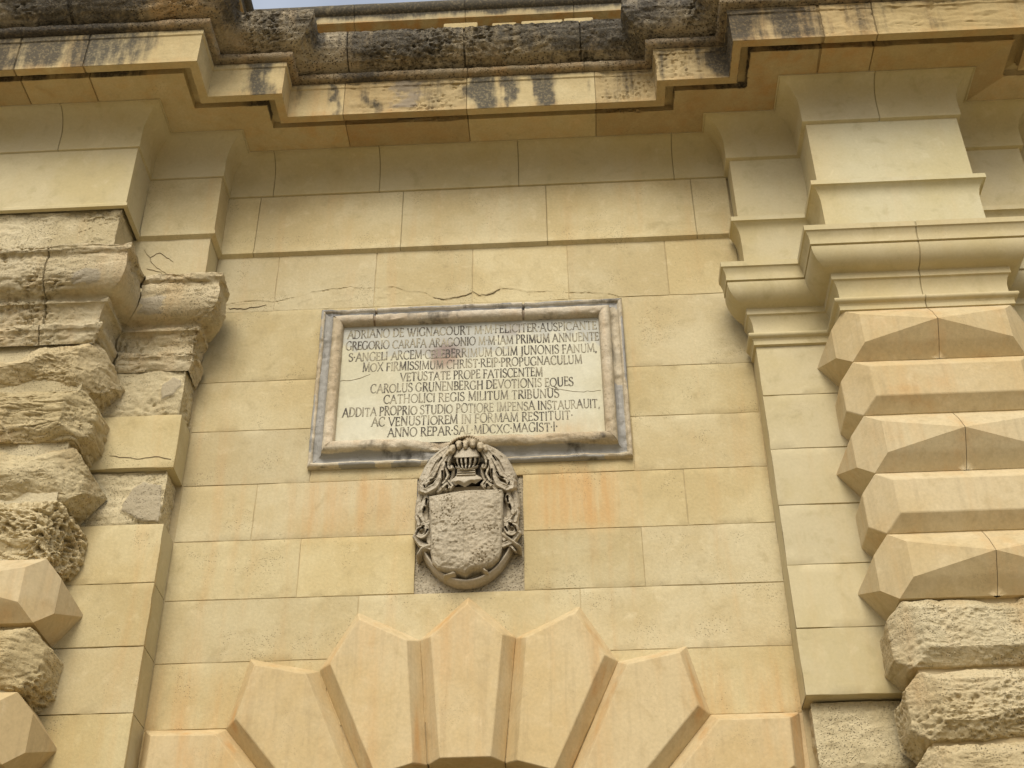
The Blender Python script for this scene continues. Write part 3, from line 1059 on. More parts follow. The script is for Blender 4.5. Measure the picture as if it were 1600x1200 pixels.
sweep_obj("worn_course", M['eroded'], pl, PLAN, upL, {}, du=.014, dp=.014, segs=[4, 5], sharp=60, disp=lambda V, N: erosion(V, 207, .035, .012, .05, 17) - .028 * sstep(8.62, 8.5, V[:, 2]) * sstep(8.28, 8.34, V[:, 2]) * 0 - .01)
LB = [(0, 301, 2, dict(big=.03, layer=.008, pit=.012, tint=(1.03, .99, .93))), (1, 302, 3, dict(big=.02, layer=.02, pit=.018, tint=(1.0, .97, .9))),
      (2, 303, 2, dict(big=.018, layer=.008, pit=.010, tint=(.98, .95, .88), grey=.25)), (3, 304, 7, dict(big=.035, layer=.016, pit=.05, pscale=17, tint=(1.04, 1.0, .92))),
      (5, 306, 14, dict(big=.035, layer=.008, pit=.032, pscale=17, tint=(1.05, 1.01, .93)))]
for k, sd, sm, kw in LB:
    eroded_block(pl, (XLo2, XLo, -BL, -AL + .02, PR[k + 1] + .006, PR[k] - .010, .085, .10, k in (0, 2)), sd, sm, thr=.0125, **kw)
for k in (4, 6):
    crisp_block(pl, (XLo2, XLo, -BL, -AL + .02, PR[k + 1] + .003, PR[k] - .003, .085, .10, True), (1.0, .97, .93), label="sharp new diamond-cut block")
eroded_block(pl, (XLo2, XLo, -BL, -AL + .02, PR[8] + .006, PR[7] - .010, .085, .10, False), 309, 30, thr=.03)

# --- left, plain
pq = thing("plain_pilaster", "narrow left pilaster with patched and crumbling courses under a jutting broken capital", "pilaster", (-2.33, -.1, 0))


def left_course(z0, z1, seed):
    stones_mesh("shaft_course", [(XLo - .1, XLi, z0, z1)], -AL, M['ashlar'], pq, gap=.005, seed=seed, step=.05, rough=.003)
    mesh("shaft_side", [(XLi - .003, -AL + .006, z0 + .003), (XLi - .003, .02, z0 + .003), (XLi - .003, .02, z1 - .003), (XLi - .003, -AL + .006, z1 - .003), (XLo - .1, -AL + .006, z0 + .003), (XLo - .1, .02, z0 + .003)],
         [(0, 1, 2, 3), (4, 5, 1, 0)], M['dressed'], pq, tint1(.03, .02))


left_course(8.245, 8.805, 51)
for k in (1, 3, 4, 5, 6, 7):
    if k == 2:
        continue
    left_course(PR[k + 1], PR[k], 52 + k)
rough_panel("worn_course", XLo - .1, XLi, -AL + .012, PR[1] + .004, PR[0] - .0, pq, 141, XLi - .025, 1, .024, .024, patch=[(-2.15, 7.45), (-2.09, 7.42), (-2.08, 7.37), (-2.12, 7.29), (-2.21, 7.25), (-2.215, 7.38)], step=.011)
rough_panel("worn_course", XLo - .1, XLi, -AL + .03, PR[3] + .004, PR[2] - .006, pq, 143, XLi - .04, 1, .020, .018, patch=[(-2.235, 6.574), (-2.10, 6.535), (-2.075, 6.236), (-2.142, 6.252), (-2.231, 6.262), (-2.27, 6.301), (-2.353, 6.336), (-2.352, 6.40), (-2.304, 6.512)], step=.011)
mesh("mortar_bed", [(XLo - .1, -AL + .06, 0), (XLi - .06, -AL + .06, 0), (XLi - .06, -AL + .06, 9.9), (XLo - .1, -AL + .06, 9.9), (XLi - .06, .02, 0), (XLi - .06, .02, 9.9)], [(0, 1, 2, 3), (1, 4, 5, 2)], M['mortar'], pq)
sweep_obj("capital", M['eroded'], pq, PLAN, capL, {}, du=.0115, dp=.0115, segs=[6, 7], sharp=60, groove=.03,
          disp=cap_disp(203, .024, .014, .026, smooth=[(-2.25, 7.98, .36, .09)]), stain=cap_stain([(-2.35, 7.99, .2, .09)]))
for k, c in enumerate([[(-2.55, 8.7), (-2.46, 8.55), (-2.38, 8.47), (-2.3, 8.42), (-2.22, 8.27)], [(-2.5, 8.5), (-2.38, 8.46), (-2.36, 8.3)], [(-2.5, 8.62), (-2.42, 8.66), (-2.3, 8.56)],
                       [(-2.5, 6.78), (-2.4, 6.76), (-2.28, 6.74), (-2.15, 6.76), (-2.06, 6.73)]]):
    crack("crack", c, -AL - .0035, .002, pq, 60 + k)


# ------------------------------------------------------------------ arch of bevelled voussoirs
arch = thing("arch", "fan-shaped arch of pointed yellow limestone blocks beneath the grey coat of arms", "arch", (0, 0, 4.5))


def inset(poly, dist):
    """offset each edge inward; poly counter-clockwise seen from the front (x right, z up)"""
    n = len(poly)
    out = []
    for i in range(n):
        p0, p1, p2 = (np.array(poly[(i + k - 1) % n], float) for k in range(3))
        d1, d2 = (p1 - p0) / np.linalg.norm(p1 - p0), (p2 - p1) / np.linalg.norm(p2 - p1)
        n1, n2 = np.array([-d1[1], d1[0]]), np.array([-d2[1], d2[0]])
        a, b = dist[(i - 1) % n], dist[i]
        A = np.array([n1, n2])
        out.append(p1 + np.linalg.solve(A, np.array([a, b])))
    return out


def voussoir(name, poly, low_edges, tint, label=None):
    rr = random.Random(int(1000 * abs(poly[1][0])) + (7 if poly[1][0] > 0 else 0))
    poly = [(p[0] + rr.uniform(-.006, .006) * (name != 'keystone'), p[1] + rr.uniform(-.004, .004)) for p in poly]
    n = len(poly)
    d = [.0025 if i in low_edges else .0015 for i in range(n)]
    outer = inset(poly, d)
    front = inset(poly, [.0015 if i in low_edges else .08 for i in range(n)])
    V = [(p[0], .75, p[1]) for p in outer] + [(p[0], -.006, p[1]) for p in outer] + [(p[0], -.12, p[1]) for p in front]
    F = [tuple(range(2 * n, 3 * n))]
    for i in range(n):
        j = (i + 1) % n
        F += [(n + i, n + j, 2 * n + j, 2 * n + i), (i, j, n + j, n + i)]
    V, F = worn_facets(V, [f for f in F], n * 31 + int(abs(poly[0][0]) * 100), .07, .0022)
    S = np.zeros((len(V), 3))
    rel = fbm(V * np.array([9, 2, .9]), 4, 91)
    S[:, 1] = .38 * sstep(.0, .45, rel) * (V[:, 1] < -.05) + .25 * (V[:, 1] > -.10) * (V[:, 1] < .0) * sstep(-.1, .3, rel)
    o = mesh(name, V, F, M['rusticated'], arch, tint, S, 12)
    bevel(o, .006, 2, 15)
    if label:
        o["label"] = label
    return o


KI, KS = (.235, 4.585), (.312, 5.42)
voussoir("keystone", [(-KI[0], KI[1]), KI, KS, (0, 5.725), (-KS[0], KS[1])], (0,), (1.02, .98, .92))
A2i, A2s = (.612, 4.47), (.956, 5.23)
A3i, A3s = (.978, 4.237), (1.512, 4.857)
A4i, A4s = (1.252, 3.926), (2.035, 4.44)
for s in (-1, 1):
    polys = [([KI, A2i, A2s, (.728, 5.63), KS], (0,), (1.02, .98, .91)),
             ([A2i, A3i, A3s, (1.405, 5.325), A2s], (0,), (.99, .95, .88)),
             ([A3i, A4i, A4s, (2.055 if s > 0 else 2.03, 4.861), A3s], (0,), (1.0, .95, .87))]
    for q, lo, t in polys:
        if s < 0:
            n = len(q)
            q2 = [(-x, z) for x, z in q][::-1]
            lo2 = tuple((n - 2 - e) % n for e in lo)
            voussoir("voussoir", q2, lo2, t)
        else:
            voussoir("voussoir", q, lo, t)

# ------------------------------------------------------------------ marble plaque
plaque = thing("inscribed_plaque", "white marble plaque with a Latin inscription in a grey and tan moulded frame", "plaque", (0, -.05, 6.79))
PX0, PX1, PZ0, PZ1 = -1.150, 1.149, 6.758, 8.188
fprof = [(.0, -.01), (.0, .035), (.006, .05), (.018, .056), (.03, .05), (.038, .036), (.055, .030), (.075, .034), (.092, .05), (.10, .07)] + arc(.142, .075, .042, 172, 8, 9) + [(.186, .06), (.188, .03)]
LOOP = [(PX0, PZ0), (PX0, PZ1), (PX1, PZ1), (PX1, PZ0), (PX0, PZ0), (PX0, PZ1), (PX1, PZ1)]
for si, nm in ((1, "top"), (2, "right"), (3, "bottom"), (4, "left")):
    V, F, T, G, J, prf = sweep(LOOP, fprof, {1: [.42, 1.55]} if si == 1 else {}, .012, .006, .006, [si])
    P = np.column_stack([V[:, 0], -V[:, 2], V[:, 1]])
    offs = np.minimum.reduce([P[:, 0] - PX0, PX1 - P[:, 0], P[:, 2] - PZ0, PZ1 - P[:, 2]])
    hgt = V[:, 2]
    if nm == "bottom":                                   # broken stretch of the roll beside the crest
        x = P[:, 0]
        chip = sstep(-.52, -.22, x) * sstep(.0, -.1, x) * sstep(.07, .1, offs)
        hgt = hgt * (1 - .6 * chip) + chip * .012 * fbm(P * 14, 3, 9)
    e = .011 * fbm(P * 7, 4, 90 + si) + .005 * fbm(P * 30, 3, 95 + si) - .014 * sstep(.15, .45, fbm(P * 5, 3, 97 + si))
    e = e - .02 * G
    P[:, 1] = -(hgt + e)
    S = np.zeros((len(P), 3))
    groove_m = sstep(.03, .045, offs) * sstep(.115, .09, offs)
    S[:, 2] = .85 * groove_m + .35 * fbm(P * np.array([3, 3, 3]), 3, 33)
    if nm in ("left",):
        S[:, 2] += .35 * sstep(.14, .08, offs)
    if nm == "right":
        S[:, 2] = .75 * groove_m * (fbm(P * 4, 2, 3) > -.25)
    if nm == "top":
        S[:, 2] += .4 * sstep(.03, .0, np.abs(offs - .1) - .01)
    S[:, 2] = np.clip(S[:, 2], 0, 1)
    S[:, 1] = .22 * sstep(.11, .15, offs) + .5 * G
    S[:, 0] = .5 * sstep(-.05, .4, fbm(P * 4.5, 4, 55 + si)) * (1 if nm in ("bottom", "top") else .6)
    S[:, 2] = np.maximum(S[:, 2], .7 * sstep(.03, .015, offs) * (fbm(P * 5, 2, 60 + si) > -.1))
    T = np.where(G[:, None] > 0, T * .7, T / T.mean() * 1.0)
    mesh("frame_moulding", P, F, M['frame'], plaque, T, S, 60)

nx, nz = 100, 60
xs, zs = np.linspace(PX0 + .17, PX1 - .17, nx), np.linspace(PZ0 + .17, PZ1 - .17, nz)
X, Z = np.meshgrid(xs, zs)
V = np.stack([X.ravel(), np.full(X.size, -.05), Z.ravel()], 1)
V[:, 1] += .0006 * fbm(V * 6, 3, 3)
F = [(j * nx + i, j * nx + i + 1, (j + 1) * nx + i + 1, (j + 1) * nx + i) for j in range(nz - 1) for i in range(nx - 1)]
S = np.zeros((len(V), 3))
S[:, 2] = .62 * sstep(7.5, 7.95, V[:, 2] + .15 * fbm(V * 3, 3, 8)) + .25 * sstep(.0, .5, fbm(V * 2.4, 3, 18))
S[:, 1] = .2 * sstep(7.2, 7.0, V[:, 2]) * sstep(-.2, .3, fbm(V * 3, 2, 28)) + .3 * np.exp(-((V[:, 0] - .72) / .06) ** 2 - ((V[:, 2] - 7.0) / .04) ** 2)
red = np.exp(-((V[:, 0] + .2 + .1 * (7.73 - V[:, 2])) / .12) ** 2 - ((V[:, 2] - 7.70) / .11) ** 2) * sstep(-.45, .2, fbm(V * 9, 3, 48))
red = np.maximum(red, .55 * np.exp(-((V[:, 0] - .30) / .10) ** 2 - ((V[:, 2] - 7.93) / .05) ** 2) * sstep(-.2, .3, fbm(V * 9, 3, 49)))
red = np.clip(red * 1.7, 0, 1)
T = np.ones((len(V), 3)) * (1 - red[:, None] * np.array([.40, .54, .55]))
slab = mesh("slab", V, F, M['slab'], plaque, T, S, 40)


# --- Roman capitals written with a broad pen
def A_(cx, cy, rx, ry, a0, a1, n=12):
    return [(cx + rx * math.cos(R(a0 + (a1 - a0) * i / n)), cy + ry * math.sin(R(a0 + (a1 - a0) * i / n))) for i in range(n + 1)]


def serif(x, y, w=.10):
    return ('s', [(x - w, y), (x + w, y)])


GL = {
    'A': (.78, [('p', [(.04, 0), (.40, 1)]), ('k', [(.38, 1), (.74, 0)]), ('t', [(.17, .36), (.60, .36)]), serif(.04, 0), serif(.74, 0)]),
    'B': (.60, [('k', [(.12, 0), (.12, 1)]), ('p', [(.1, 1)] + A_(.26, .76, .22, .24, 90, -90) + [(.1, .52)]), ('p', [(.1, .52)] + A_(.28, .26, .27, .26, 90, -90) + [(.1, 0)]), serif(.08, 1, .08), serif(.08, 0, .08)]),
    'C': (.74, [('p', A_(.42, .5, .37, .5, 48, 318, 22)), ('t', [(.67, .98), (.67, .74)])]),
    'D': (.78, [('k', [(.12, 0), (.12, 1)]), ('p', [(.1, 1), (.28, 1)] + A_(.28, .5, .44, .5, 90, -90, 16) + [(.1, 0)]), serif(.08, 1, .08), serif(.08, 0, .08)]),
    'E': (.56, [('k', [(.12, 0), (.12, 1)]), ('t', [(.1, .98), (.5, .98)]), ('t', [(.1, .52), (.42, .52)]), ('t', [(.1, .02), (.54, .02)]), ('t', [(.49, 1), (.49, .84)]), ('t', [(.53, 0), (.53, .18)]), ('t', [(.42, .6), (.42, .44)]), serif(.08, 1, .08), serif(.08, 0, .08)]),
    'F': (.53, [('k', [(.12, 0), (.12, 1)]), ('t', [(.1, .98), (.5, .98)]), ('t', [(.1, .52), (.42, .52)]), ('t', [(.49, 1), (.49, .84)]), ('t', [(.42, .6), (.42, .44)]), serif(.08, 1, .08), serif(.12, 0, .12)]),
    'G': (.80, [('p', A_(.42, .5, .37, .5, 48, 318, 22)), ('t', [(.67, .98), (.67, .76)]), ('k', [(.69, .06), (.69, .42)]), serif(.69, .42, .11)]),
    'H': (.80, [('k', [(.13, 0), (.13, 1)]), ('k', [(.67, 0), (.67, 1)]), ('t', [(.13, .52), (.67, .52)]), serif(.13, 1), serif(.13, 0), serif(.67, 1), serif(.67, 0)]),
    'I': (.28, [('k', [(.14, 0), (.14, 1)]), serif(.14, 1), serif(.14, 0)]),
    'J': (.32, [('k', [(.18, 1), (.18, .02), (.13, -.14), (.03, -.2)]), serif(.18, 1)]),
    'L': (.54, [('k', [(.12, 0), (.12, 1)]), ('t', [(.1, .02), (.52, .02)]), ('t', [(.51, 0), (.51, .18)]), serif(.12, 1), serif(.08, 0, .08)]),
    'M': (.94, [('h', [(.10, 0), (.15, 1)]), ('k', [(.15, 1), (.46, .04)]), ('p', [(.46, .04), (.78, 1)]), ('k', [(.78, 1), (.84, 0)]), serif(.10, 0), serif(.84, 0), serif(.13, 1, .08), serif(.80, 1, .08)]),
    'N': (.82, [('h', [(.12, 0), (.12, 1)]), ('k', [(.12, 1), (.70, 0)]), ('h', [(.70, 0), (.70, 1)]), serif(.12, 0), serif(.70, 1), serif(.10, 1, .08)]),
    'O': (.86, [('p', A_(.43, .5, .38, .5, 0, 360, 28))]),
    'P': (.58, [('k', [(.12, 0), (.12, 1)]), ('p', [(.1, 1), (.26, 1)] + A_(.26, .74, .26, .26, 90, -90) + [(.12, .48)]), serif(.08, 1, .08), serif(.12, 0, .12)]),
    'Q': (.88, [('p', A_(.43, .5, .38, .5, 0, 360, 28)), ('k', [(.46, .06), (.70, -.14), (.9, -.16)])]),
    'R': (.68, [('k', [(.12, 0), (.12, 1)]), ('p', [(.1, 1), (.26, 1)] + A_(.26, .76, .24, .24, 90, -90) + [(.12, .52)]), ('k', [(.30, .52), (.64, 0)]), serif(.08, 1, .08), serif(.12, 0, .11), serif(.66, 0, .06)]),
    'S': (.56, [('p', A_(.28, .75, .21, .25, 40, 200, 10) + A_(.28, .26, .23, .26, 70, -150, 12)), ('t', [(.46, .98), (.46, .78)]), ('t', [(.06, .02), (.06, .24)])]),
    'T': (.68, [('k', [(.34, 0), (.34, 1)]), ('t', [(.04, .98), (.64, .98)]), ('t', [(.05, 1), (.05, .82)]), ('t', [(.63, 1), (.63, .82)]), serif(.34, 0, .11)]),
    'U': (.78, [('k', [(.14, 1), (.14, .3)] + A_(.40, .3, .26, .3, 180, 270, 6)), ('h', A_(.40, .3, .26, .3, 270, 360, 6) + [(.66, 1)]), serif(.14, 1), serif(.66, 1)]),
    'V': (.76, [('k', [(.04, 1), (.40, 0)]), ('p', [(.38, 0), (.72, 1)]), serif(.05, 1), serif(.71, 1)]),
    'W': (1.10, [('k', [(.04, 1), (.34, 0)]), ('p', [(.33, 0), (.58, 1)]), ('k', [(.46, .9), (.76, 0)]), ('p', [(.75, 0), (1.04, 1)]), serif(.05, 1), serif(1.03, 1)]),
    'X': (.74, [('k', [(.06, 1), (.68, 0)]), ('p', [(.06, 0), (.66, 1)]), serif(.07, 1, .08), serif(.67, 0, .08), serif(.06, 0, .08), serif(.65, 1, .08)]),
    '·': (.22, [('d', [(.10, .44), (.10, .56)])]),
    ',': (.24, [('k', [(.13, .08), (.06, -.16)])]),
}


def nib(kind, dx, dy):
    if kind == 't':
        return .055
    if kind == 's':
        return .045
    if kind == 'h':
        return .075
    if kind == 'd':
        return .12
    if kind == 'k':
        return .108
    a = math.atan2(dy, dx)
    return max(.05, .112 * abs(math.sin(a - R(20))))


def inscription(text, x0, zbase, x1, cap, parent):
    w = 0.0
    pos = []
    for ch in text:
        if ch == ' ':
            w += .34
            continue
        pos.append((w, ch))
        w += GL[ch][0] + .055
    sc = (x1 - x0) / (w - .055)
    y = -.0525
    V, F = [], []
    for px, ch in pos:
        jx, jz, js, jw = random.uniform(-.02, .02), random.uniform(-.03, .03), random.uniform(.95, 1.06), random.uniform(.8, 1.2)
        for kind, pts in GL[ch][1]:
            n = len(pts)
            closed = n > 3 and math.dist(pts[0], pts[-1]) < 1e-6
            b = len(V)
            for i, p in enumerate(pts):
                if closed and i in (0, n - 1):
                    q0, q1 = pts[n - 2], pts[1]
                else:
                    q0, q1 = pts[max(0, i - 1)], pts[min(n - 1, i + 1)]
                dx, dz = q1[0] - q0[0], q1[1] - q0[1]
                L = math.hypot(dx, dz) or 1
                hw = nib(kind, dx, dz) / 2 * 1.12 * jw
                nx_, nz_ = -dz / L * hw, dx / L * hw
                for sg in (1, -1):
                    gx = (px + p[0] + jx) * sc + sg * nx_ * cap
                    gz = (p[1] * js + jz) * cap + sg * nz_ * cap
                    V.append((x0 + gx, y + random.uniform(-.0001, .0001), zbase + gz))
                    V.append((x0 + gx, y + .004, zbase + gz))
                if i:
                    a = b + 4 * (i - 1)
                    F += [(a, a + 2, a + 6, a + 4), (a + 2, a + 3, a + 7, a + 6), (a + 1, a, a + 4, a + 5)]
    o = mesh("inscription_line", V, F, M['paint'], parent, sharp=30)
    return o


for k, (tx, a, z, b, c) in enumerate([
        ("ADRIANO DE WIGNACOURT M·M·FELICITER·AUSPICANTE", -.933, 7.893, .947, .078),
        ("GREGORIO CARAFA ARAGONIO M·M·IAM PRIMUM ANNUENTE", -.939, 7.785, .958, .078),
        ("S·ANGELI ARCEM·CELEBERRIMUM OLIM JUNONIS FANUM,", -.911, 7.678, .939, .077),
        ("MOX FIRMISSIMUM CHRIST·REIP·PROPUGNACULUM", -.801, 7.577, .824, .077),
        ("VETUSTATE PROPE FATISCENTEM", -.516, 7.477, .532, .077),
        ("CAROLUS GRUNENBERGH DEVOTIONIS EQUES", -.731, 7.378, .753, .077),
        ("CATHOLICI REGIS MILITUM TRIBUNUS", -.631, 7.279, .645, .076),
        ("ADDITA PROPRIO STUDIO POTIORE IMPENSA INSTAURAUIT,", -.924, 7.175, .937, .076),
        ("AC VENUSTIOREM IN FORMAM RESTITUIT·", -.71, 7.081, .74, .076),
        ("ANNO REPAR·SAL·MDCXC·MAGIST·I·", -.59, 6.986, .629, .075)]):
    inscription(tx, a, z, b, c, slab)
# crack running in from the left edge of the slab
crack("crack", [(-.965, 7.50), (-.88, 7.50), (-.8, 7.515), (-.74, 7.55)], -.0523, .0022, slab, 77)
crack("crack", [(.55, 7.37), (.68, 7.34), (.8, 7.32), (.95, 7.325)], -.0523, .0012, slab, 78)

# ------------------------------------------------------------------ coat of arms, built as deep relief
arms = thing("coat_of_arms", "weathered grey stone coat of arms with barred helmet, leafy mantling and blank eroded shield", "coat of arms", (0, 0, 5.72))
ST = 3.5
U = np.arange(80, 930, ST)
VV = np.arange(40, 1170, ST)
UU, WW = np.meshgrid(U, VV)


def uv_xz(u, v):
    return (u - 500) * .000925 - .015, 6.918 - (v - 51) * .001082


def stroke(poly, w0, w1, h, power=.5):
    """height field of a tapering rounded limb along a polyline in picture-of-the-carving units"""
    best = np.zeros_like(UU)
    P = np.array(poly, float)
    seg = np.linalg.norm(P[1:] - P[:-1], axis=1)
    cum = np.concatenate([[0], np.cumsum(seg)]) / seg.sum()
    for i in range(len(P) - 1):
        a, b = P[i], P[i + 1]
        d = b - a
        t = np.clip(((UU - a[0]) * d[0] + (WW - a[1]) * d[1]) / (d @ d), 0, 1)
        dist = np.hypot(UU - a[0] - t * d[0], WW - a[1] - t * d[1])
        s = cum[i] + (cum[i + 1] - cum[i]) * t
        w = w0 + (w1 - w0) * s
        r = dist / w
        best = np.maximum(best, h * np.clip(1 - r ** 2, 0, 1) ** power)
    return best


def curl(cx, cy, r0, r1, a0, a1, n=18):
    return [(cx + (r0 + (r1 - r0) * i / n) * math.cos(R(a0 + (a1 - a0) * i / n)), cy + (r0 + (r1 - r0) * i / n) * math.sin(R(a0 + (a1 - a0) * i / n))) for i in range(n + 1)]


def poly_sdf(poly):
    """signed distance, negative inside"""
    P = np.array(poly, float)
    n = len(P)
    d = np.full(UU.shape, 1e9)
    ins = np.zeros(UU.shape, bool)
    for i in range(n):
        a, b = P[i], P[(i + 1) % n]
        e = b - a
        t = np.clip(((UU - a[0]) * e[0] + (WW - a[1]) * e[1]) / (e @ e), 0, 1)
        d = np.minimum(d, np.hypot(UU - a[0] - t * e[0], WW - a[1] - t * e[1]))
        c = ((a[1] > WW) != (b[1] > WW)) & (UU < (b[0] - a[0]) * (WW - a[1]) / (b[1] - a[1] + 1e-9) + a[0])
        ins ^= c
    return np.where(ins, -d, d)


def relief(name, H, mask, base, mat, parent, tint=None, stain=None, sharp=60, up=None, lean=0.0):
    """H is metres in front of the wall plane; the mask is trimmed and its rim carried back to base"""
    ny, nx_ = H.shape
    x, z = uv_xz(UU, WW)
    z = z + (.095 - .79 * float(np.mean(H[mask])) if up is None else up)
    z = z - lean * (H - float(np.mean(H[mask])))
    idx = -np.ones(H.shape, int)
    idx[mask] = np.arange(mask.sum())
    V = np.stack([x[mask], -H[mask], z[mask]], 1)
    F = []
    cell = mask[:-1, :-1] & mask[1:, :-1] & mask[:-1, 1:] & mask[1:, 1:]
    js, is_ = np.nonzero(cell)
    for j, i in zip(js, is_):
        F.append((idx[j + 1, i], idx[j + 1, i + 1], idx[j, i + 1], idx[j, i]))
    cnt = {}
    for f in F:
        for a, b in zip(f, f[1:] + f[:1]):
            cnt[(a, b)] = cnt.get((a, b), 0) + 1
    bd = [(a, b) for (a, b) in cnt if (b, a) not in cnt]
    used = sorted({a for e in bd for a in e})
    bi = {a: len(V) + k for k, a in enumerate(used)}
    V2 = V[used].copy()
    V2[:, 1] = -base
    V2[:, 2] += lean * (H[mask][used] - base)
    V = np.concatenate([V, V2])
    F += [(b, a, bi[a], bi[b]) for a, b in bd]
    S = None
    if stain is not None:
        S = stain(V)
    return mesh(name, V, F, mat, parent, tint, S, sharp)


PT = np.stack([UU.ravel() * .000925, np.zeros(UU.size), WW.ravel() * .00108], 1)
nz_lo = fbm(PT * 9, 4, 500).reshape(UU.shape)
nz_hi = fbm(PT * 45, 3, 510).reshape(UU.shape)
worl = worley(PT * 60, 520).reshape(UU.shape)
BASE = -.02
# rough sunken backing
x0p, x1p, z0p, z1p = -.366, .371, 5.758, 6.662
xs, zs = np.arange(x0p, x1p + .006, .0075), np.arange(z0p, z1p + .006, .0075)
X, Z = np.meshgrid(xs, zs)
V = np.stack([X.ravel(), np.full(X.size, .02), Z.ravel()], 1)
V[:, 1] -= .005 * fbm(V * 12, 3, 4) + .006 * sstep(.5, .2, worley(V * 55, 6)) * -1 + .003 * fbm(V * 60, 2, 7)
n = len(xs)
F = [(j * n + i, j * n + i + 1, (j + 1) * n + i + 1, (j + 1) * n + i) for j in range(len(zs) - 1) for i in range(n - 1)]
mesh("backing_plate", V, F, M['plate'], arms, (1, 1, 1), None, 60)

# oval dish with raised rim
ell = np.hypot((UU - 505) / 375, (WW - 690) / 448)
rim_h = .025 + .05 * np.exp(-((ell - .945) / .045) ** 2) + .012 * sstep(.9, .4, ell)
relief("oval_cartouche", rim_h + .003 * nz_lo + .0015 * nz_hi, (ell < 1.0) & (WW > 420), BASE, M['carved'], arms, (.98, .98, 1.0), up=.04)


# mantling: drapery strands, lobes and scrolls on both sides
def mantle(sx):
    def q(pts):                                           # close-up drawing of the left half
        return [(505 + sx * (46 + .5 * x - 505), .5 * y) for x, y in pts]

    def fl(p):
        return [(505 + sx * (u - 505), v) for u, v in p]
    H = np.maximum(stroke(q([(650, 300), (440, 560), (330, 840)]), 46, 80, .062, .35), stroke(fl([(195, 460), (165, 600), (180, 780)]), 52, 50, .05, .35))
    for poly, w0, w1, h in [
            (q([(640, 270), (500, 370), (400, 470), (330, 600), (275, 740)]), 26, 40, .085),
            (q([(650, 290), (540, 430), (470, 560), (400, 690), (330, 760)]), 20, 28, .105),
            (q([(670, 310), (590, 450), (540, 590), (510, 720), (450, 850), (340, 910), (260, 900)]), 18, 36, .115),
            (q([(690, 330), (640, 460), (600, 600), (630, 700), (590, 780), (555, 815)]), 18, 10, .10),
            (q([(605, 520), (640, 600), (690, 590), (680, 560)]), 13, 11, .115),
            (q([(700, 600), (690, 700), (670, 760)]), 14, 14, .06),
            (q([(470, 680), (440, 740), (380, 760), (320, 800), (300, 850)]), 15, 17, .125),
            (q([(290, 760), (240, 830), (250, 910), (320, 930)]), 24, 26, .115),
            (q([(560, 870), (610, 815), (650, 880)]), 15, 13, .095),
            (q([(660, 900), (700, 850), (640, 780)]), 13, 11, .085),
            (q([(480, 930), (540, 880), (600, 900)]), 17, 15, .08),
            (q([(240, 940), (200, 1060), (190, 1200)]), 22, 24, .06),
            (q([(300, 980), (320, 1080), (260, 1180), (210, 1260)]), 20, 20, .085),
            (fl([(200, 520), (175, 570), (165, 640)]), 26, 22, .09),
            (fl([(150, 570), (135, 640), (150, 700)]), 20, 18, .065),
            (fl([(165, 640), (195, 690), (225, 700)]), 18, 14, .085),
            (curl(172, 755, 52, 22, -70, 260), 22, 17, .105) if sx > 0 else (fl(curl(172, 755, 52, 22, -70, 260)), 22, 17, .105),
            (fl([(225, 690), (218, 760), (232, 830)]), 18, 22, .08),
            (fl([(130, 790), (170, 845), (240, 872)]), 22, 22, .085),
            (fl([(240, 850), (180, 880), (148, 922)]), 20, 6, .07)]:
        w0, w1 = w0 * 1.25, w1 * 1.25
        g = stroke(poly, w0, w1, h)
        lobe = stroke(poly, w0 * .62, w1 * .62, 1.0, 1.0)
        H = np.maximum(H, g * (1 - .07 * np.cos(lobe * 6.28)))
    # drilled slits and eyes between the leaves
    for poly, w in [(q([(528, 425), (480, 500)]), 7), (q([(545, 635), (545, 740), (530, 790)]), 7), (q([(470, 675), (435, 740), (370, 770)]), 7), (q([(600, 500), (615, 590), (650, 640)]), 8),
                    (q([(320, 1050), (312, 1110)]), 8), (q([(290, 1160), (270, 1200)]), 8), (q([(290, 850), (292, 870)]), 7), (fl([(205, 520), (200, 560)]), 8), (fl([(190, 590), (180, 618)]), 7),
                    (fl([(192, 718), (152, 744), (142, 775)]), 9), (fl([(222, 745), (206, 772)]), 8), (q([(620, 850), (630, 880)]), 7)]:
        H = H - stroke(poly, w, w * .7, .06, .5)
    ragged = fbm(np.stack([UU.ravel() * .03, UU.ravel() * 0, WW.ravel() * .03], 1), 4, 530).reshape(UU.shape)
    H = np.where(H > .004, H + .012 * ragged * sstep(.01, .05, H), H)
    return H * sstep(1.02, 1.10, np.hypot((UU - 497) / 106, (WW - 226) / 96))


for sx in (1, -1):
    H = mantle(sx)
    mk = (H > .008)
    mk &= (UU < 505) if sx > 0 else (UU >= 505)
    relief("mantling", H + .02 + .003 * nz_lo + .002 * nz_hi, mk, BASE, M['carved'], arms, (1.0, 1.0, 1.0), lean=.5)

# crest of scalloped lobes and a twisted cord over the helmet
H = np.zeros_like(UU)
for cx, cy, r_ in [(391, 146, 30), (440, 114, 30), (490, 116, 32), (545, 106, 31), (602, 132, 33), (640, 150, 22), (362, 172, 20)]:
    H = np.maximum(H, stroke([(cx, cy - 8), (cx + (cx - 500) * .06, cy + 12)], r_ * 1.2, r_ * 1.1, .155))
for cx, cy, dx in [(416, 122, 12), (466, 108, 8), (517, 104, -6), (576, 110, -10)]:
    H = H - stroke([(cx, cy - 8), (cx + dx * .4, cy + 16), (cx + dx, cy + 36)], 7, 6, .09, .5)
cord = [(372, 104), (396, 78), (430, 60), (471, 50), (510, 46), (544, 54), (585, 74), (612, 100)]
Hc = stroke(cord, 17, 17, .12)
Hc = Hc + np.where(Hc > .01, .012 * np.sin((UU + WW * np.sign(UU - 503) * .6) * .28), 0)
H = np.maximum(H, Hc)
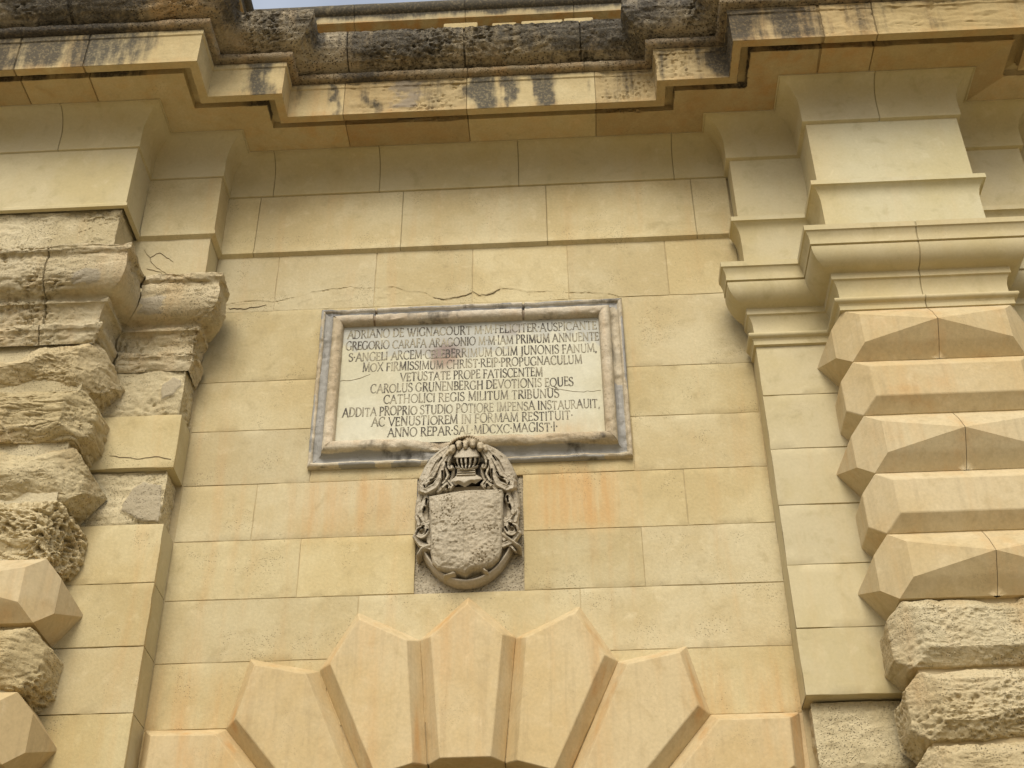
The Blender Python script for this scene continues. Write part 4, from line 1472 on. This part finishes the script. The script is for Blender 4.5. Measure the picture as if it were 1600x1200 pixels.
relief("crest", H * .85 + .02 + .002 * nz_hi, H > .012, BASE, M['carved'], arms, (1.1, 1.06, .98), lean=.6)

# helmet: domed skull, barred visor, chin, neck and breast
eh = np.hypot((UU - 497) / 108, (WW - 222) / 96)
Hh = .155 * np.clip(1 - eh ** 2, 0, 1) ** .5
bars = np.abs(((UU - 497) / np.sqrt(np.clip(1 - ((WW - 222) / 100) ** 2, .15, 1))) % 34 - 17)
slot = (WW > 212 + 10 * np.abs((UU - 497) / 100)) & (WW < 300 - 30 * ((UU - 497) / 100) ** 2) & (np.abs(UU - 497) < 100)
Hh = Hh + .014 * np.exp(-((WW - 208) / 9) ** 2) * (eh < .97)
Hb = .14 * np.clip(1 - ((UU - 497) / 92) ** 2 - ((WW - 285) / 42) ** 2, 0, 1) ** .5
Hh = np.maximum(Hh, Hb)
Hh = np.where(slot & (bars < 9.0), Hh - .075, Hh)
Hn = np.where((np.abs(UU - 497) < 68 + .002 * (WW - 300) ** 2) & (WW > 306) & (WW < 360), .095 + .01 * np.sin(WW * .35), 0)
neck = poly_sdf([(378, 392), (420, 352), (575, 352), (622, 382), (570, 420), (540, 412), (490, 444), (440, 418), (420, 428)])
Hg = np.where(neck < 0, .085 + .04 * sstep(0, -38, neck), 0)
H = np.maximum.reduce([Hh, Hn, Hg])
relief("helmet", H * .85 + .02 + .0018 * nz_hi, H > .012, BASE, M['carved'], arms, (1.02, 1.02, 1.02), lean=.7)
# dark sheet behind the helmet: the shade of the hollow, painted in
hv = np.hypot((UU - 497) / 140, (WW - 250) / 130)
relief("helmet_hollow_shade", .03 + 0 * UU, (hv < 1) & (WW < 420), BASE, M['hollow'], arms, up=-.01)

# shield with its worn-away charges
sh = poly_sdf([(222, 470), (380, 452), (500, 441), (778, 437), (774, 600), (768, 760), (762, 880), (742, 935), (690, 980), (620, 1000), (560, 1008), (500, 1040), (445, 1018), (380, 1012), (300, 990), (262, 950), (247, 880), (240, 740), (230, 600)])
dome = .128 + .03 * sstep(0, -90, sh) + .012 * np.exp(-((UU - 505) / 200) ** 2)
quart = .004 * (sstep(3, 9, np.abs(UU - 498)) - 1) + .003 * (sstep(3, 9, np.abs(WW - 690)) - 1)
ring = 0
for (cx, cy, r_) in [(680, 680, 40), (330, 715, 38), (560, 660, 34), (310, 840, 36), (690, 800, 34), (400, 800, 30)]:
    ring = ring + .006 * np.exp(-((np.hypot(UU - cx, WW - cy) - r_) / 9) ** 2)
ero = .012 * nz_lo + .010 * nz_hi - .014 * sstep(.45, .15, worl) * sstep(-.2, .3, nz_lo)
edge = sstep(0, -26, sh)
nose = .022 * np.exp(-((UU - 520) / 70) ** 2 - ((WW - 985) / 45) ** 2)
H = dome + (quart + ring + ero) * edge - .016 * sstep(-16, 0, sh) + nose
relief("shield", H - .01, sh < 0, BASE, M['carved'], arms, (.97, .96, .93), up=-.018)
# stone tails below the shield
for poly in ([(380, 1030), (420, 1060), (350, 1075)], [(610, 1010), (640, 1050), (660, 1060)], [(770, 800), (840, 850), (895, 888)], [(240, 860), (180, 880), (150, 925)]):
    H = stroke(poly, 26, 10, .085)
    relief("mantling_tip", H + .025 + .002 * nz_hi, H > .01, BASE, M['carved'], arms, (1, .99, .96))
